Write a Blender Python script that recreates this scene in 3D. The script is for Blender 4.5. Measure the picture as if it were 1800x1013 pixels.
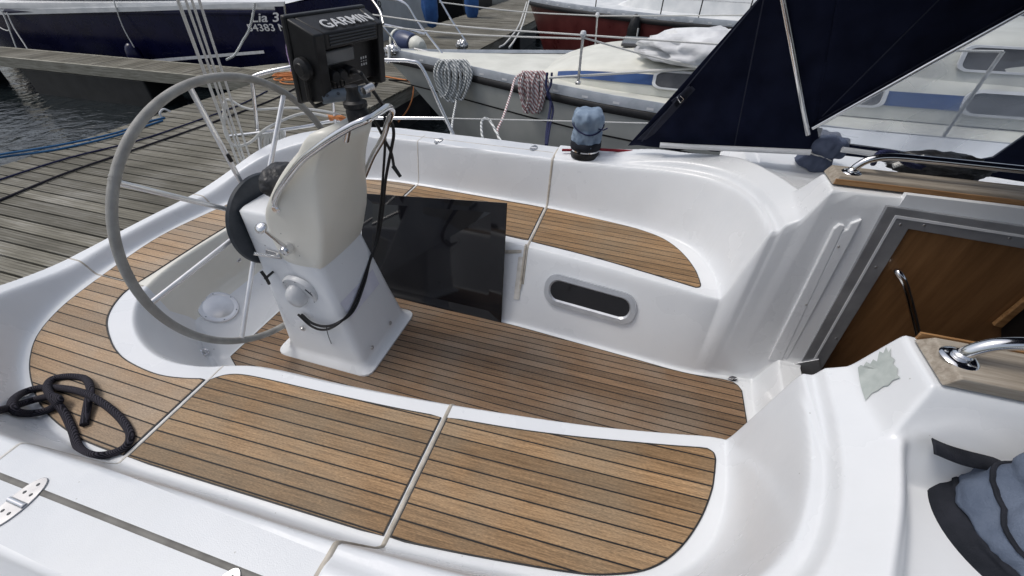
import bpy, bmesh, math, random
import numpy as np
from mathutils import Vector, Matrix, noise

for o in list(bpy.data.objects): bpy.data.objects.remove(o)
scene = bpy.context.scene
COL = scene.collection
rnd = random.Random(7)

# ------------------------------------------------------------------ camera, world, sun
# world: X forward along the yacht, Y to port, Z up, z=0 is the cockpit sole, metres
CAMP = Vector((0.0, -1.285, 1.76))
YAW, PITCH, ROLL, FPX = math.radians(16.8), math.radians(40.6), math.radians(.25), 700.0
_cy, _sy = math.cos(YAW), math.sin(YAW)
_f = Vector((-_sy * math.cos(PITCH), _cy * math.cos(PITCH), -math.sin(PITCH)))
_r = Vector((_cy, _sy, 0)); _u = _r.cross(_f)
_r2 = _r * math.cos(ROLL) + _u * math.sin(ROLL); _u2 = -_r * math.sin(ROLL) + _u * math.cos(ROLL)
cam_data = bpy.data.cameras.new('camera')
cam_data.sensor_width = 36; cam_data.lens = 36 * FPX / 1800; cam_data.clip_start = .05; cam_data.clip_end = 3000
cam = bpy.data.objects.new('camera', cam_data); COL.objects.link(cam)
M_ = Matrix((( _r2.x, _u2.x, -_f.x, CAMP.x), (_r2.y, _u2.y, -_f.y, CAMP.y), (_r2.z, _u2.z, -_f.z, CAMP.z), (0, 0, 0, 1)))
cam.matrix_world = M_
scene.camera = cam
SUN_EL, SUN_AZ = math.radians(60), math.radians(188)      # light comes from aft and starboard
w = bpy.data.worlds.new('World'); scene.world = w; w.use_nodes = True
nt = w.node_tree; bg = nt.nodes['Background']
sky = nt.nodes.new('ShaderNodeTexSky'); sky.sky_type = 'NISHITA'; sky.sun_disc = False
sky.sun_elevation = SUN_EL; sky.sun_rotation = math.radians(90) - SUN_AZ
sky.air_density = 1.0; sky.dust_density = 3.0; sky.ozone_density = 1.0; sky.altitude = 0
hs = nt.nodes.new('ShaderNodeHueSaturation'); hs.inputs['Saturation'].default_value = .55
nt.links.new(sky.outputs[0], hs.inputs['Color']); tcw = nt.nodes.new('ShaderNodeTexCoord'); spw = nt.nodes.new('ShaderNodeSeparateXYZ'); nt.links.new(tcw.outputs['Generated'], spw.inputs[0])
mrw = nt.nodes.new('ShaderNodeMapRange'); mrw.inputs['From Min'].default_value = 0; mrw.inputs['From Max'].default_value = .9; mrw.inputs['To Min'].default_value = .74; mrw.inputs['To Max'].default_value = 1.25
nt.links.new(spw.outputs['Z'], mrw.inputs['Value'])          # overcast: zenith about three times as bright as the horizon
mlw = nt.nodes.new('ShaderNodeVectorMath'); mlw.operation = 'SCALE'; nt.links.new(hs.outputs[0], mlw.inputs[0]); nt.links.new(mrw.outputs[0], mlw.inputs['Scale'])
nt.links.new(mlw.outputs[0], bg.inputs[0])
bg.inputs[1].default_value = .135
sd = bpy.data.lights.new('sun', 'SUN'); sd.energy = 1.3; sd.angle = math.radians(16); sd.color = (1, .96, .9)
sun = bpy.data.objects.new('sun', sd); COL.objects.link(sun)
sdir = Vector((math.cos(SUN_EL) * math.cos(SUN_AZ), math.cos(SUN_EL) * math.sin(SUN_AZ), math.sin(SUN_EL)))
sun.rotation_euler = sdir.to_track_quat('Z', 'Y').to_euler()
scene.view_settings.view_transform = 'Standard'; scene.view_settings.look = 'None'
scene.view_settings.exposure = 0.0; scene.view_settings.gamma = 1

# ------------------------------------------------------------------ photo -> world helpers (real depth is always given)
def ray(px, py): return _f * FPX + _r2 * (px - 900) - _u2 * (py - 506.5)
def at_z(p, z):
    d = ray(*p); return CAMP + d * ((z - CAMP.z) / d.z)
def at_y(p, y):
    d = ray(*p); return CAMP + d * ((y - CAMP.y) / d.y)
def at_x(p, x):
    d = ray(*p); return CAMP + d * ((x - CAMP.x) / d.x)
def at_pl(p, q, n):
    d = ray(*p); q = Vector(q); n = Vector(n); return CAMP + d * ((q - CAMP).dot(n) / d.dot(n))

# ------------------------------------------------------------------ materials
def mat(name, col=(.8, .8, .8), rough=.5, metal=0.0, spec=.5, coat=0.0):
    m = bpy.data.materials.new(name); m.use_nodes = True
    b = m.node_tree.nodes['Principled BSDF']
    b.inputs['Base Color'].default_value = (*col, 1); b.inputs['Roughness'].default_value = rough
    b.inputs['Metallic'].default_value = metal; b.inputs['Specular IOR Level'].default_value = spec
    b.inputs['Coat Weight'].default_value = coat
    return m
def N(m, t, **kw):
    n = m.node_tree.nodes.new(t)
    for k, v in kw.items(): setattr(n, k, v)
    return n
def L(m, a, b): m.node_tree.links.new(a, b)
def bsdf(m): return m.node_tree.nodes['Principled BSDF']
def coords(m, scale=(1, 1, 1), rot=(0, 0, 0), loc=(0, 0, 0)):
    tc = N(m, 'ShaderNodeTexCoord'); mp = N(m, 'ShaderNodeMapping')
    mp.inputs['Scale'].default_value = scale; mp.inputs['Rotation'].default_value = rot; mp.inputs['Location'].default_value = loc
    L(m, tc.outputs['Object'], mp.inputs['Vector']); return mp.outputs[0]
def noisy(m, c1, c2, scale=8, detail=5, sc=(1, 1, 1), lo=.35, hi=.65, bump=0, bscale=None, rr=None, dist=0):
    """mix two colours by noise, optional bump and roughness range"""
    v = coords(m, sc)
    n = N(m, 'ShaderNodeTexNoise'); n.inputs['Scale'].default_value = scale; n.inputs['Detail'].default_value = detail
    n.inputs['Distortion'].default_value = dist
    L(m, v, n.inputs['Vector'])
    r = N(m, 'ShaderNodeValToRGB'); r.color_ramp.elements[0].position = lo; r.color_ramp.elements[1].position = hi
    r.color_ramp.elements[0].color = (*c1, 1); r.color_ramp.elements[1].color = (*c2, 1)
    L(m, n.outputs['Fac'], r.inputs[0]); L(m, r.outputs[0], bsdf(m).inputs['Base Color'])
    if rr:
        mr = N(m, 'ShaderNodeMapRange'); mr.inputs['To Min'].default_value = rr[0]; mr.inputs['To Max'].default_value = rr[1]
        L(m, n.outputs['Fac'], mr.inputs['Value']); L(m, mr.outputs[0], bsdf(m).inputs['Roughness'])
    if bump:
        n2 = N(m, 'ShaderNodeTexNoise'); n2.inputs['Scale'].default_value = bscale or scale * 4; n2.inputs['Detail'].default_value = 4
        L(m, v, n2.inputs['Vector']); bp = N(m, 'ShaderNodeBump'); bp.inputs['Strength'].default_value = bump
        bp.inputs['Distance'].default_value = .01
        L(m, n2.outputs['Fac'], bp.inputs['Height']); L(m, bp.outputs[0], bsdf(m).inputs['Normal'])
    return m

def teak(name, ang, sp, off, base=(.40, .25, .128), dark=(.165, .10, .05), grey=(.28, .225, .155), seam=.0045, greyamt=.5):
    """planks run along local direction ang; seams are black caulk"""
    m = mat(name, base, .62, spec=.3)
    tc = N(m, 'ShaderNodeTexCoord'); mp = N(m, 'ShaderNodeMapping'); mp.inputs['Rotation'].default_value = (0, 0, -ang)
    L(m, tc.outputs['Object'], mp.inputs['Vector'])
    sep = N(m, 'ShaderNodeSeparateXYZ'); L(m, mp.outputs[0], sep.inputs[0])
    def math_(op, a, b=None, c=None):
        n = N(m, 'ShaderNodeMath', operation=op)
        for i, v in enumerate((a, b, c)):
            if v is None: continue
            if isinstance(v, (int, float)): n.inputs[i].default_value = v
            else: L(m, v, n.inputs[i])
        return n.outputs[0]
    v = math_('ADD', sep.outputs['Y'], 50.0 - off)
    v = math_('DIVIDE', v, sp)
    idx = math_('FLOOR', v); fr = math_('FRACT', v)
    dist = math_('MULTIPLY', math_('MINIMUM', fr, math_('SUBTRACT', 1.0, fr)), sp)
    mask = N(m, 'ShaderNodeMapRange'); mask.inputs['From Min'].default_value = seam * .5 - .0006; mask.inputs['From Max'].default_value = seam * .5 + .0009
    L(m, dist, mask.inputs['Value'])
    wn = N(m, 'ShaderNodeTexWhiteNoise', noise_dimensions='1D'); L(m, idx, wn.inputs['W'])
    # grain
    cb = N(m, 'ShaderNodeCombineXYZ')
    L(m, math_('MULTIPLY', sep.outputs['X'], 7.0), cb.inputs[0]); L(m, math_('MULTIPLY', sep.outputs['Y'], 170.0), cb.inputs[1])
    L(m, math_('MULTIPLY', idx, 3.7), cb.inputs[2])
    g = N(m, 'ShaderNodeTexNoise'); g.inputs['Scale'].default_value = 1; g.inputs['Detail'].default_value = 6; g.inputs['Roughness'].default_value = .7
    L(m, cb.outputs[0], g.inputs['Vector'])
    cb2 = N(m, 'ShaderNodeCombineXYZ')
    L(m, math_('MULTIPLY', sep.outputs['X'], 90.0), cb2.inputs[0]); L(m, math_('MULTIPLY', sep.outputs['Y'], 520.0), cb2.inputs[1])
    g3 = N(m, 'ShaderNodeTexNoise'); g3.inputs['Scale'].default_value = 1; g3.inputs['Detail'].default_value = 3
    L(m, cb2.outputs[0], g3.inputs['Vector'])
    big = N(m, 'ShaderNodeTexNoise'); big.inputs['Scale'].default_value = 3.2; big.inputs['Detail'].default_value = 4
    L(m, mp.outputs[0], big.inputs['Vector'])
    mx = N(m, 'ShaderNodeMix', data_type='RGBA'); mx.inputs['A'].default_value = (*dark, 1); mx.inputs['B'].default_value = (*base, 1)
    rg = N(m, 'ShaderNodeMapRange'); rg.inputs['From Min'].default_value = .33; rg.inputs['From Max'].default_value = .62
    L(m, g.outputs['Fac'], rg.inputs['Value']); L(m, rg.outputs[0], mx.inputs['Factor'])
    mg = N(m, 'ShaderNodeMix', data_type='RGBA'); mg.inputs['B'].default_value = (*grey, 1)
    rb = N(m, 'ShaderNodeMapRange'); rb.inputs['From Min'].default_value = .42; rb.inputs['From Max'].default_value = .66; rb.inputs['To Max'].default_value = greyamt
    L(m, big.outputs['Fac'], rb.inputs['Value']); L(m, rb.outputs[0], mg.inputs['Factor']); L(m, mx.outputs['Result'], mg.inputs['A'])
    hsv = N(m, 'ShaderNodeHueSaturation')
    val = math_('ADD', math_('MULTIPLY', wn.outputs['Value'], .42), .69)
    val = math_('MULTIPLY', val, math_('ADD', math_('MULTIPLY', g3.outputs['Fac'], 1.5), .25))
    L(m, val, hsv.inputs['Value']); L(m, mg.outputs['Result'], hsv.inputs['Color'])
    fin = N(m, 'ShaderNodeMix', data_type='RGBA'); fin.inputs['A'].default_value = (.008, .008, .009, 1)
    L(m, mask.outputs[0], fin.inputs['Factor']); L(m, hsv.outputs[0], fin.inputs['B']); L(m, fin.outputs['Result'], bsdf(m).inputs['Base Color'])
    bp = N(m, 'ShaderNodeBump'); bp.inputs['Strength'].default_value = .35; bp.inputs['Distance'].default_value = .002
    L(m, math_('ADD', math_('MULTIPLY', g.outputs['Fac'], .5), mask.outputs[0]), bp.inputs['Height']); L(m, bp.outputs[0], bsdf(m).inputs['Normal'])
    return m

GEL = mat('gelcoat', (.80, .81, .82), .3, spec=.5)
noisy(GEL, (.665, .688, .715), (.725, .742, .76), 2.2, 6, lo=.3, hi=.6, rr=(.16, .40), bump=.04, bscale=55)
def specks(m, scale=26, amt=.55, col=(.25, .24, .21), thr=.032):
    """sparse dirt specks and faint streaks over whatever colour the material has"""
    b = bsdf(m); src = b.inputs['Base Color'].links[0].from_socket
    v = coords(m); vo = N(m, 'ShaderNodeTexVoronoi'); vo.inputs['Scale'].default_value = scale; L(m, v, vo.inputs['Vector'])
    r = N(m, 'ShaderNodeMapRange'); r.inputs['From Min'].default_value = thr; r.inputs['From Max'].default_value = thr * 1.9; r.inputs['To Min'].default_value = amt; r.inputs['To Max'].default_value = 0
    L(m, vo.outputs['Distance'], r.inputs['Value'])
    cs = N(m, 'ShaderNodeSeparateXYZ'); L(m, vo.outputs['Color'], cs.inputs[0])
    g = N(m, 'ShaderNodeMath', operation='GREATER_THAN'); g.inputs[1].default_value = .72; L(m, cs.outputs[0], g.inputs[0])
    mu = N(m, 'ShaderNodeMath', operation='MULTIPLY'); L(m, r.outputs[0], mu.inputs[0]); L(m, g.outputs[0], mu.inputs[1])
    mx = N(m, 'ShaderNodeMix', data_type='RGBA'); mx.inputs['B'].default_value = (*col, 1); L(m, src, mx.inputs['A']); L(m, mu.outputs[0], mx.inputs['Factor'])
    n = N(m, 'ShaderNodeTexNoise'); n.inputs['Scale'].default_value = 1.3; n.inputs['Detail'].default_value = 8; n.inputs['Roughness'].default_value = .75; L(m, v, n.inputs['Vector'])
    r2 = N(m, 'ShaderNodeMapRange'); r2.inputs['From Min'].default_value = .45; r2.inputs['From Max'].default_value = .85; r2.inputs['To Max'].default_value = .16; r2.interpolation_type = 'SMOOTHSTEP'; L(m, n.outputs['Fac'], r2.inputs['Value'])
    m2 = N(m, 'ShaderNodeMix', data_type='RGBA'); m2.inputs['B'].default_value = (.50, .49, .44, 1); L(m, mx.outputs['Result'], m2.inputs['A']); L(m, r2.outputs[0], m2.inputs['Factor'])
    L(m, m2.outputs['Result'], b.inputs['Base Color'])
specks(GEL)
NONSKID = mat('nonskid_gelcoat', (.7, .71, .71), .5)
noisy(NONSKID, (.585, .61, .64), (.65, .67, .692), 5, 6, rr=(.3, .5), bump=.10, bscale=420); specks(NONSKID)
CREAM = mat('cream_gelcoat', (.62, .59, .50), .38)
noisy(CREAM, (.67, .655, .59), (.73, .715, .65), 3, 5, rr=(.3, .45), bump=.03, bscale=60)
PLASTICW = noisy(mat('white_plastic', (.6, .61, .62), .35), (.56, .57, .58), (.64, .65, .66), 9)
SEAL = noisy(mat('beige_rubber', (.42, .38, .32), .6), (.34, .31, .26), (.50, .46, .40), 25)
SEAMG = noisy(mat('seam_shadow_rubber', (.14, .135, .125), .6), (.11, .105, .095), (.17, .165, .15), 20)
SEALW = noisy(mat('pale_rubber', (.6, .58, .54), .6), (.5, .48, .44), (.66, .64, .6), 25)
CAULK = noisy(mat('black_caulk', (.01, .01, .011), .6), (.008, .008, .009), (.02, .02, .02), 40)
CHROME = noisy(mat('polished_steel', (.75, .75, .76), .08, metal=1), (.68, .68, .7), (.8, .8, .8), 12, rr=(.04, .2))
SPOKEM = noisy(mat('bright_steel', (.8, .8, .8), .25, metal=.6), (.74, .74, .75), (.84, .84, .84), 14, rr=(.16, .3))
HSTEEL = noisy(mat('hinge_steel', (.42, .42, .43), .3, metal=.9), (.38, .38, .39), (.48, .48, .48), 14, rr=(.2, .38))
STEEL = noisy(mat('brushed_steel', (.6, .6, .6), .3, metal=1), (.5, .5, .5), (.68, .68, .68), 30, rr=(.2, .4))
BLACKP = noisy(mat('black_plastic', (.010, .010, .011), .42, spec=.35), (.007, .007, .008), (.014, .014, .015), 30, bump=.1, bscale=500)
DGREY = noisy(mat('dark_grey_plastic', (.035, .042, .052), .5), (.03, .036, .045), (.045, .052, .062), 20)
BGREY = noisy(mat('grey_paint', (.13, .16, .19), .4), (.11, .135, .165), (.15, .18, .21), 20)
ACRYL = mat('smoked_acrylic', (.006, .006, .008), .05, spec=.5)
ACR2 = noisy(ACRYL, (.004, .004, .006), (.010, .010, .012), 3, rr=(.03, .10))
ALU = noisy(mat('anodised_aluminium', (.36, .37, .39), .4, metal=.55), (.30, .31, .33), (.40, .41, .43), 9, rr=(.3, .5))
ALUP = noisy(mat('silver_port_frame', (.50, .52, .55), .32, metal=.45), (.46, .48, .51), (.56, .58, .61), 9, rr=(.25, .4))
ALUW = noisy(mat('white_aluminium', (.66, .67, .69), .35), (.6, .61, .63), (.7, .71, .72), 9)
LEATHER = noisy(mat('grey_leather', (.27, .265, .25), .6), (.23, .225, .21), (.34, .335, .315), 18, lo=.3, hi=.7, bump=.25, bscale=260)
BLKLEATHER = noisy(mat('black_vinyl', (.02, .02, .022), .45), (.012, .012, .014), (.035, .035, .038), 25, bump=.6, bscale=45)
ROPEK = mat('dark_rope', (.02, .019, .024), .85)
def rope_mat(name, c1, c2, freq=90):
    m = mat(name, c1, .8, spec=.2)
    v = coords(m)
    wv = N(m, 'ShaderNodeTexWave', wave_type='BANDS', bands_direction='DIAGONAL'); wv.inputs['Scale'].default_value = freq; wv.inputs['Distortion'].default_value = 2.5
    wv.inputs['Detail'].default_value = 1
    L(m, v, wv.inputs['Vector'])
    r = N(m, 'ShaderNodeValToRGB'); r.color_ramp.elements[0].position = .35; r.color_ramp.elements[1].position = .6
    r.color_ramp.elements[0].color = (*c1, 1); r.color_ramp.elements[1].color = (*c2, 1)
    L(m, wv.outputs['Fac'], r.inputs[0]); L(m, r.outputs[0], bsdf(m).inputs['Base Color'])
    bp = N(m, 'ShaderNodeBump'); bp.inputs['Strength'].default_value = .5; bp.inputs['Distance'].default_value = .003
    L(m, wv.outputs['Fac'], bp.inputs['Height']); L(m, bp.outputs[0], bsdf(m).inputs['Normal'])
    return m
ROPEK = rope_mat('dark_braid', (.006, .006, .010), (.045, .042, .055), 75)
ROPEW = rope_mat('white_rope', (.5, .5, .48), (.72, .72, .70), 60)
ROPEGR = rope_mat('grey_flecked_rope', (.30, .32, .32), (.74, .75, .74), 14)
ROPERD = rope_mat('red_flecked_rope', (.38, .20, .20), (.76, .73, .72), 14)
ROPEB = rope_mat('blue_rope', (.02, .08, .19), (.05, .16, .32), 60)
ROPEN = rope_mat('navy_rope', (.01, .012, .04), (.03, .035, .09), 60)
ROPEO = rope_mat('orange_rope', (.5, .16, .05), (.65, .28, .12), 60)
ROPER = rope_mat('red_rope', (.16, .01, .02), (.28, .03, .04), 60)
ROPEP = rope_mat('violet_rope', (.2, .14, .28), (.38, .28, .42), 60)
CANVAS = noisy(mat('navy_canvas', (.004, .006, .018), .85, spec=.12), (.0042, .006, .018), (.0085, .0115, .030), 7, bump=.12, bscale=600)
CANVAS2 = noisy(mat('navy_webbing', (.01, .013, .03), .8), (.008, .011, .026), (.014, .018, .038), 30)
COVERL = noisy(mat('light_blue_cloth', (.22, .30, .40), .8), (.13, .185, .265), (.23, .30, .39), 12, bump=.2, bscale=500)
COVERD = noisy(mat('grey_blue_cloth', (.07, .09, .14), .8), (.055, .07, .115), (.09, .11, .17), 14, bump=.2, bscale=400)
COVERN = noisy(mat('slate_blue_cloth', (.12, .155, .22), .75), (.08, .105, .155), (.125, .155, .215), 9, bump=.25, bscale=260)
DARKBAND = noisy(mat('charcoal_cloth', (.013, .015, .02), .8, spec=.2), (.010, .012, .017), (.02, .022, .03), 20, bump=.2, bscale=300)
PLASTER = noisy(mat('worn_adhesive', (.40, .44, .42), .7), (.36, .40, .385), (.46, .50, .48), 30)
STICKER = noisy(mat('faded_sticker', (.60, .60, .68), .5), (.56, .56, .65), (.66, .67, .74), 10)
def wood(name, c1, c2, ang=(0, 0, 0), sc=(3, 60, 60), rough=.35, coat=0.0):
    m = mat(name, c1, rough, coat=coat)
    v = coords(m, sc, ang)
    n = N(m, 'ShaderNodeTexNoise'); n.inputs['Scale'].default_value = 1; n.inputs['Detail'].default_value = 6; n.inputs['Roughness'].default_value = .65
    n.inputs['Distortion'].default_value = .4
    L(m, v, n.inputs['Vector'])
    r = N(m, 'ShaderNodeValToRGB'); r.color_ramp.elements[0].position = .35; r.color_ramp.elements[1].position = .66
    r.color_ramp.elements[0].color = (*c1, 1); r.color_ramp.elements[1].color = (*c2, 1)
    L(m, n.outputs['Fac'], r.inputs[0]); L(m, r.outputs[0], bsdf(m).inputs['Base Color'])
    bp = N(m, 'ShaderNodeBump'); bp.inputs['Strength'].default_value = .2; bp.inputs['Distance'].default_value = .002
    L(m, n.outputs['Fac'], bp.inputs['Height']); L(m, bp.outputs[0], bsdf(m).inputs['Normal'])
    return m
VENEER = wood('varnished_mahogany', (.17, .085, .035), (.29, .15, .065), sc=(16, 3, 1.6), rough=.3, coat=.3)
OLDTEAK = wood('weathered_teak', (.22, .185, .145), (.38, .34, .285), sc=(5, 90, 90), rough=.7)
OLDTEAKE = wood('oiled_teak_edge', (.22, .11, .04), (.38, .21, .09), sc=(4, 70, 70), rough=.55)
TEAK_N = teak('teak_starboard', math.radians(2.5), .0478, -.556 + .012)
TEAK_F = teak('teak_port', math.radians(-2.5), .0478, .556 - .012)
TEAK_A = teak('teak_aft', 0.0, .0510, -.655, base=(.42, .29, .18), dark=(.27, .18, .105), grey=(.34, .29, .23))
TEAK_S = teak('teak_sole', 0.0, .0405, .012, base=(.25, .158, .092), dark=(.135, .085, .052), grey=(.225, .185, .145), seam=.0050, greyamt=.6)

# ------------------------------------------------------------------ mesh helpers
class MB:
    def __init__(s): s.v = []; s.f = []
    def add(s, vs, fs):
        b = len(s.v); s.v += [Vector(p) for p in vs]; s.f += [[b + i for i in q] for q in fs]; return s
    def box(s, c, d, M=None):
        x, y, z = d[0] / 2, d[1] / 2, d[2] / 2; c = Vector(c)
        p = [Vector((i * x, j * y, k * z)) for k in (-1, 1) for i, j in ((-1, -1), (1, -1), (1, 1), (-1, 1))]
        if M: p = [M @ q for q in p]
        return s.add([q + c for q in p], [(3, 2, 1, 0), (4, 5, 6, 7), (0, 1, 5, 4), (1, 2, 6, 5), (2, 3, 7, 6), (3, 0, 4, 7)])
    def tube(s, pts, r, n=10, closed=False, cap=True):
        pts = [Vector(p) for p in pts]; m = len(pts)
        rr = r if isinstance(r, (list, tuple)) else [r] * m
        T = []
        for i in range(m):
            a = pts[(i - 1) % m] if (i > 0 or closed) else pts[0]; b = pts[(i + 1) % m] if (i < m - 1 or closed) else pts[-1]
            t = (b - a); T.append(t.normalized() if t.length > 1e-9 else Vector((0, 0, 1)))
        up = Vector((0, 0, 1)) if abs(T[0].z) < .9 else Vector((1, 0, 0))
        nrm = (up - T[0] * up.dot(T[0])).normalized(); vs = []
        for i in range(m):
            nrm = (nrm - T[i] * nrm.dot(T[i])); nrm = nrm.normalized() if nrm.length > 1e-6 else T[i].orthogonal().normalized()
            bn = T[i].cross(nrm)
            for k in range(n):
                a = 2 * math.pi * k / n; vs.append(pts[i] + (nrm * math.cos(a) + bn * math.sin(a)) * rr[i])
        fs = []
        for i in range(m if closed else m - 1):
            j = (i + 1) % m
            for k in range(n):
                l = (k + 1) % n; fs.append((i * n + k, i * n + l, j * n + l, j * n + k))
        if cap and not closed: fs.append(tuple(range(n))[::-1]); fs.append(tuple((m - 1) * n + k for k in range(n)))
        return s.add(vs, fs)
    def lathe(s, prof, c=(0, 0, 0), n=32, M=None, squash=None):
        c = Vector(c); vs = []
        for r, z in prof:
            for k in range(n):
                a = 2 * math.pi * k / n; p = Vector((r * math.cos(a), r * math.sin(a), z))
                if squash: p = squash(p, a, r, z)
                vs.append((M @ p if M else p) + c)
        m = len(prof); fs = [(i * n + k, i * n + (k + 1) % n, (i + 1) * n + (k + 1) % n, (i + 1) * n + k) for i in range(m - 1) for k in range(n)]
        if prof[0][0] > 1e-6: fs.append(tuple(range(n))[::-1])
        if prof[-1][0] > 1e-6: fs.append(tuple((m - 1) * n + k for k in range(n)))
        return s.add(vs, fs)
    def prism(s, pts, off):
        """polygon (list of Vectors) extruded by vector off"""
        pts = [Vector(p) for p in pts]; off = Vector(off); n = len(pts)
        return s.add(pts + [p + off for p in pts], [tuple(range(n)), tuple(range(2 * n - 1, n - 1, -1))] + [(i, i + n, (i + 1) % n + n, (i + 1) % n) for i in range(n)])
    def grid(s, rows):
        m, n = len(rows), len(rows[0])
        return s.add([p for r in rows for p in r], [(i * n + j, i * n + j + 1, (i + 1) * n + j + 1, (i + 1) * n + j) for i in range(m - 1) for j in range(n - 1)])
    def build(s, name, m, parent=None, smooth=True, bevel=0, seg=3, solid=0, sub=0, angle=35, shade=None):
        me = bpy.data.meshes.new(name); me.from_pydata([tuple(v) for v in s.v], [], s.f)
        bm = bmesh.new(); bm.from_mesh(me); bmesh.ops.recalc_face_normals(bm, faces=bm.faces)
        bm.to_mesh(me); bm.free()
        me.materials.append(m); o = bpy.data.objects.new(name, me); COL.objects.link(o)
        if parent: o.parent = parent
        if sub:
            q = o.modifiers.new('s', 'SUBSURF'); q.levels = q.render_levels = sub
        if solid:
            q = o.modifiers.new('t', 'SOLIDIFY'); q.thickness = solid; q.offset = 0
        if bevel:
            q = o.modifiers.new('b', 'BEVEL'); q.width = bevel; q.segments = seg; q.limit_method = 'ANGLE'; q.angle_limit = math.radians(30)
        if smooth:
            for p in me.polygons: p.use_smooth = True
            if not sub:
                for e in me.edges: pass
                try: me.set_sharp_from_angle(angle=math.radians(angle if not bevel else 60))
                except Exception: pass
        return o
def crv(pts, k=8, closed=False):
    """Catmull-Rom through points"""
    pts = [Vector(p) for p in pts]; n = len(pts); out = []
    for i in range(n if closed else n - 1):
        p1, p2 = pts[i], pts[(i + 1) % n]
        p0 = pts[i - 1] if (i > 0 or closed) else p1 * 2 - p2
        p3 = pts[(i + 2) % n] if (i < n - 2 or closed) else p2 * 2 - p1
        for j in range(k):
            t = j / k; out.append(.5 * ((2 * p1) + (p2 - p0) * t + (2 * p0 - 5 * p1 + 4 * p2 - p3) * t * t + (3 * p1 - p0 - 3 * p2 + p3) * t ** 3))
    if not closed: out.append(pts[-1])
    return out
def empty(name, loc=(0, 0, 0), label=None, cat=None, group=None):
    o = bpy.data.objects.new(name, None); o.location = loc; COL.objects.link(o); o.empty_display_size = .1
    if label: tag(o, label, cat, group)
    return o
def tag(o, label, cat, group=None):
    o['label'] = label; o['category'] = cat
    if group: o['group'] = group
    return o
def struct(o, kind='structure'): o['kind'] = kind; return o
def text(name, s, origin, right, up, size, m, parent=None, shear=0, bold=0, ext=.001):
    """flat lettering; origin = lower-left corner, right/up = directions"""
    c = bpy.data.curves.new(name, 'FONT'); c.body = s; c.size = size; c.shear = shear; c.offset = bold; c.extrude = ext
    t = bpy.data.objects.new(name, c); COL.objects.link(t)
    bpy.context.view_layer.update()
    me = bpy.data.meshes.new_from_object(t.evaluated_get(bpy.context.evaluated_depsgraph_get()))
    bpy.data.objects.remove(t)
    r = Vector(right).normalized(); u = Vector(up); u = (u - r * u.dot(r)).normalized(); n = r.cross(u)
    R = Matrix(((r.x, u.x, n.x, origin[0]), (r.y, u.y, n.y, origin[1]), (r.z, u.z, n.z, origin[2]), (0, 0, 0, 1)))
    me.transform(R); me.materials.clear(); me.materials.append(m)
    o = bpy.data.objects.new(name, me); COL.objects.link(o)
    if parent: o.parent = parent
    return o

# ================================================================== OWN YACHT: moulding as a height surface over the plan
YACHT = empty('sailboat', (0, 0, 0), 'white sailing yacht with teak-planked open cockpit, wheel and pedestal, filling the foreground', 'sailboat')
def smooth_poly(half, k=6):
    h = [Vector((a, b, 0)) for a, b in half]
    full = h + [Vector((p.x, -p.y, 0)) for p in reversed(h[1:-1] if h[0].y == 0 and h[-1].y == 0 else h)]
    return full
def catm2(half, k=5):
    """half outline from forward centre to aft centre (first and last on the axis), smoothed, then mirrored"""
    p = crv([(a, b, 0) for a, b in half], k)
    f = [(q.x, max(q.y, 0)) for q in p]
    return f + [(x, -y) for x, y in reversed(f[1:-1])]
P_B = catm2([(1.9, 0), (1.9, .33), (1.6, .345), (1.2, .345), (.82, .335), (.66, .315), (.5, .295), (.2, .315), (-.14, .34), (-.55, .365), (-1.19, .375), (-1.45, .44), (-1.65, .50), (-1.85, .49), (-2.0, .43), (-2.12, .34), (-2.19, .2), (-2.21, 0)])
P_T = catm2([(1.95, 0), (1.95, .38), (1.6, .40), (1.2, .40), (.85, .40), (.58, .388), (.48, .39), (.33, .42), (0, .48), (-.46, .54), (-.9, .583), (-1.25, .603), (-1.38, .63), (-1.5, .672), (-1.65, .69), (-1.8, .667), (-1.95, .605), (-2.07, .52), (-2.16, .42), (-2.21, .3), (-2.235, .15), (-2.24, 0)])
P_S = catm2([(.54, 0), (.54, .3), (.535, .48), (.52, .60), (.47, .74), (.37, .85), (.22, .925), (.06, .967), (-.47, 1.035), (-1.0, 1.06), (-1.41, 1.078), (-1.66, 1.075), (-1.88, 1.035), (-2.08, .96), (-2.25, .86), (-2.38, .745), (-2.48, .58), (-2.54, .35), (-2.575, .15), (-2.58, 0)])
P_1 = catm2([(.60, 0), (.60, .2), (.60, .39), (.583, .60), (.548, .74), (.49, .86), (.40, .95), (.28, 1.012), (.12, 1.055), (-.04, 1.075), (-.45, 1.107), (-1.0, 1.13), (-1.41, 1.150), (-1.66, 1.148), (-1.89, 1.105), (-2.11, 1.02), (-2.30, .90), (-2.44, .77), (-2.535, .59), (-2.58, .35), (-2.607, .15), (-2.612, 0)])
P_2 = catm2([(.645, 0), (.645, .2), (.645, .39), (.628, .60), (.592, .76), (.53, .89), (.435, .988), (.30, 1.058), (.13, 1.103), (-.04, 1.124), (-.45, 1.155), (-1.0, 1.178), (-1.41, 1.198), (-1.67, 1.196), (-1.91, 1.15), (-2.14, 1.06), (-2.34, .93), (-2.48, .79), (-2.575, .6), (-2.615, .35), (-2.637, .15), (-2.64, 0)])
P_R = catm2([(.73, 0), (.73, .3), (.715, .55), (.675, .71), (.625, .84), (.572, .95), (.49, 1.07), (.33, 1.18), (0, 1.27), (-.45, 1.31), (-1.4, 1.34), (-1.8, 1.33), (-2.2, 1.15), (-2.48, .88), (-2.64, .5), (-2.66, .2), (-2.665, 0)])
HULLP = [(3.6, 1.9), (1.5, 1.92), (-.5, 1.9), (-1.8, 1.78), (-2.45, 1.62), (-2.72, 1.3), (-2.78, .6), (-2.8, 0)]

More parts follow.
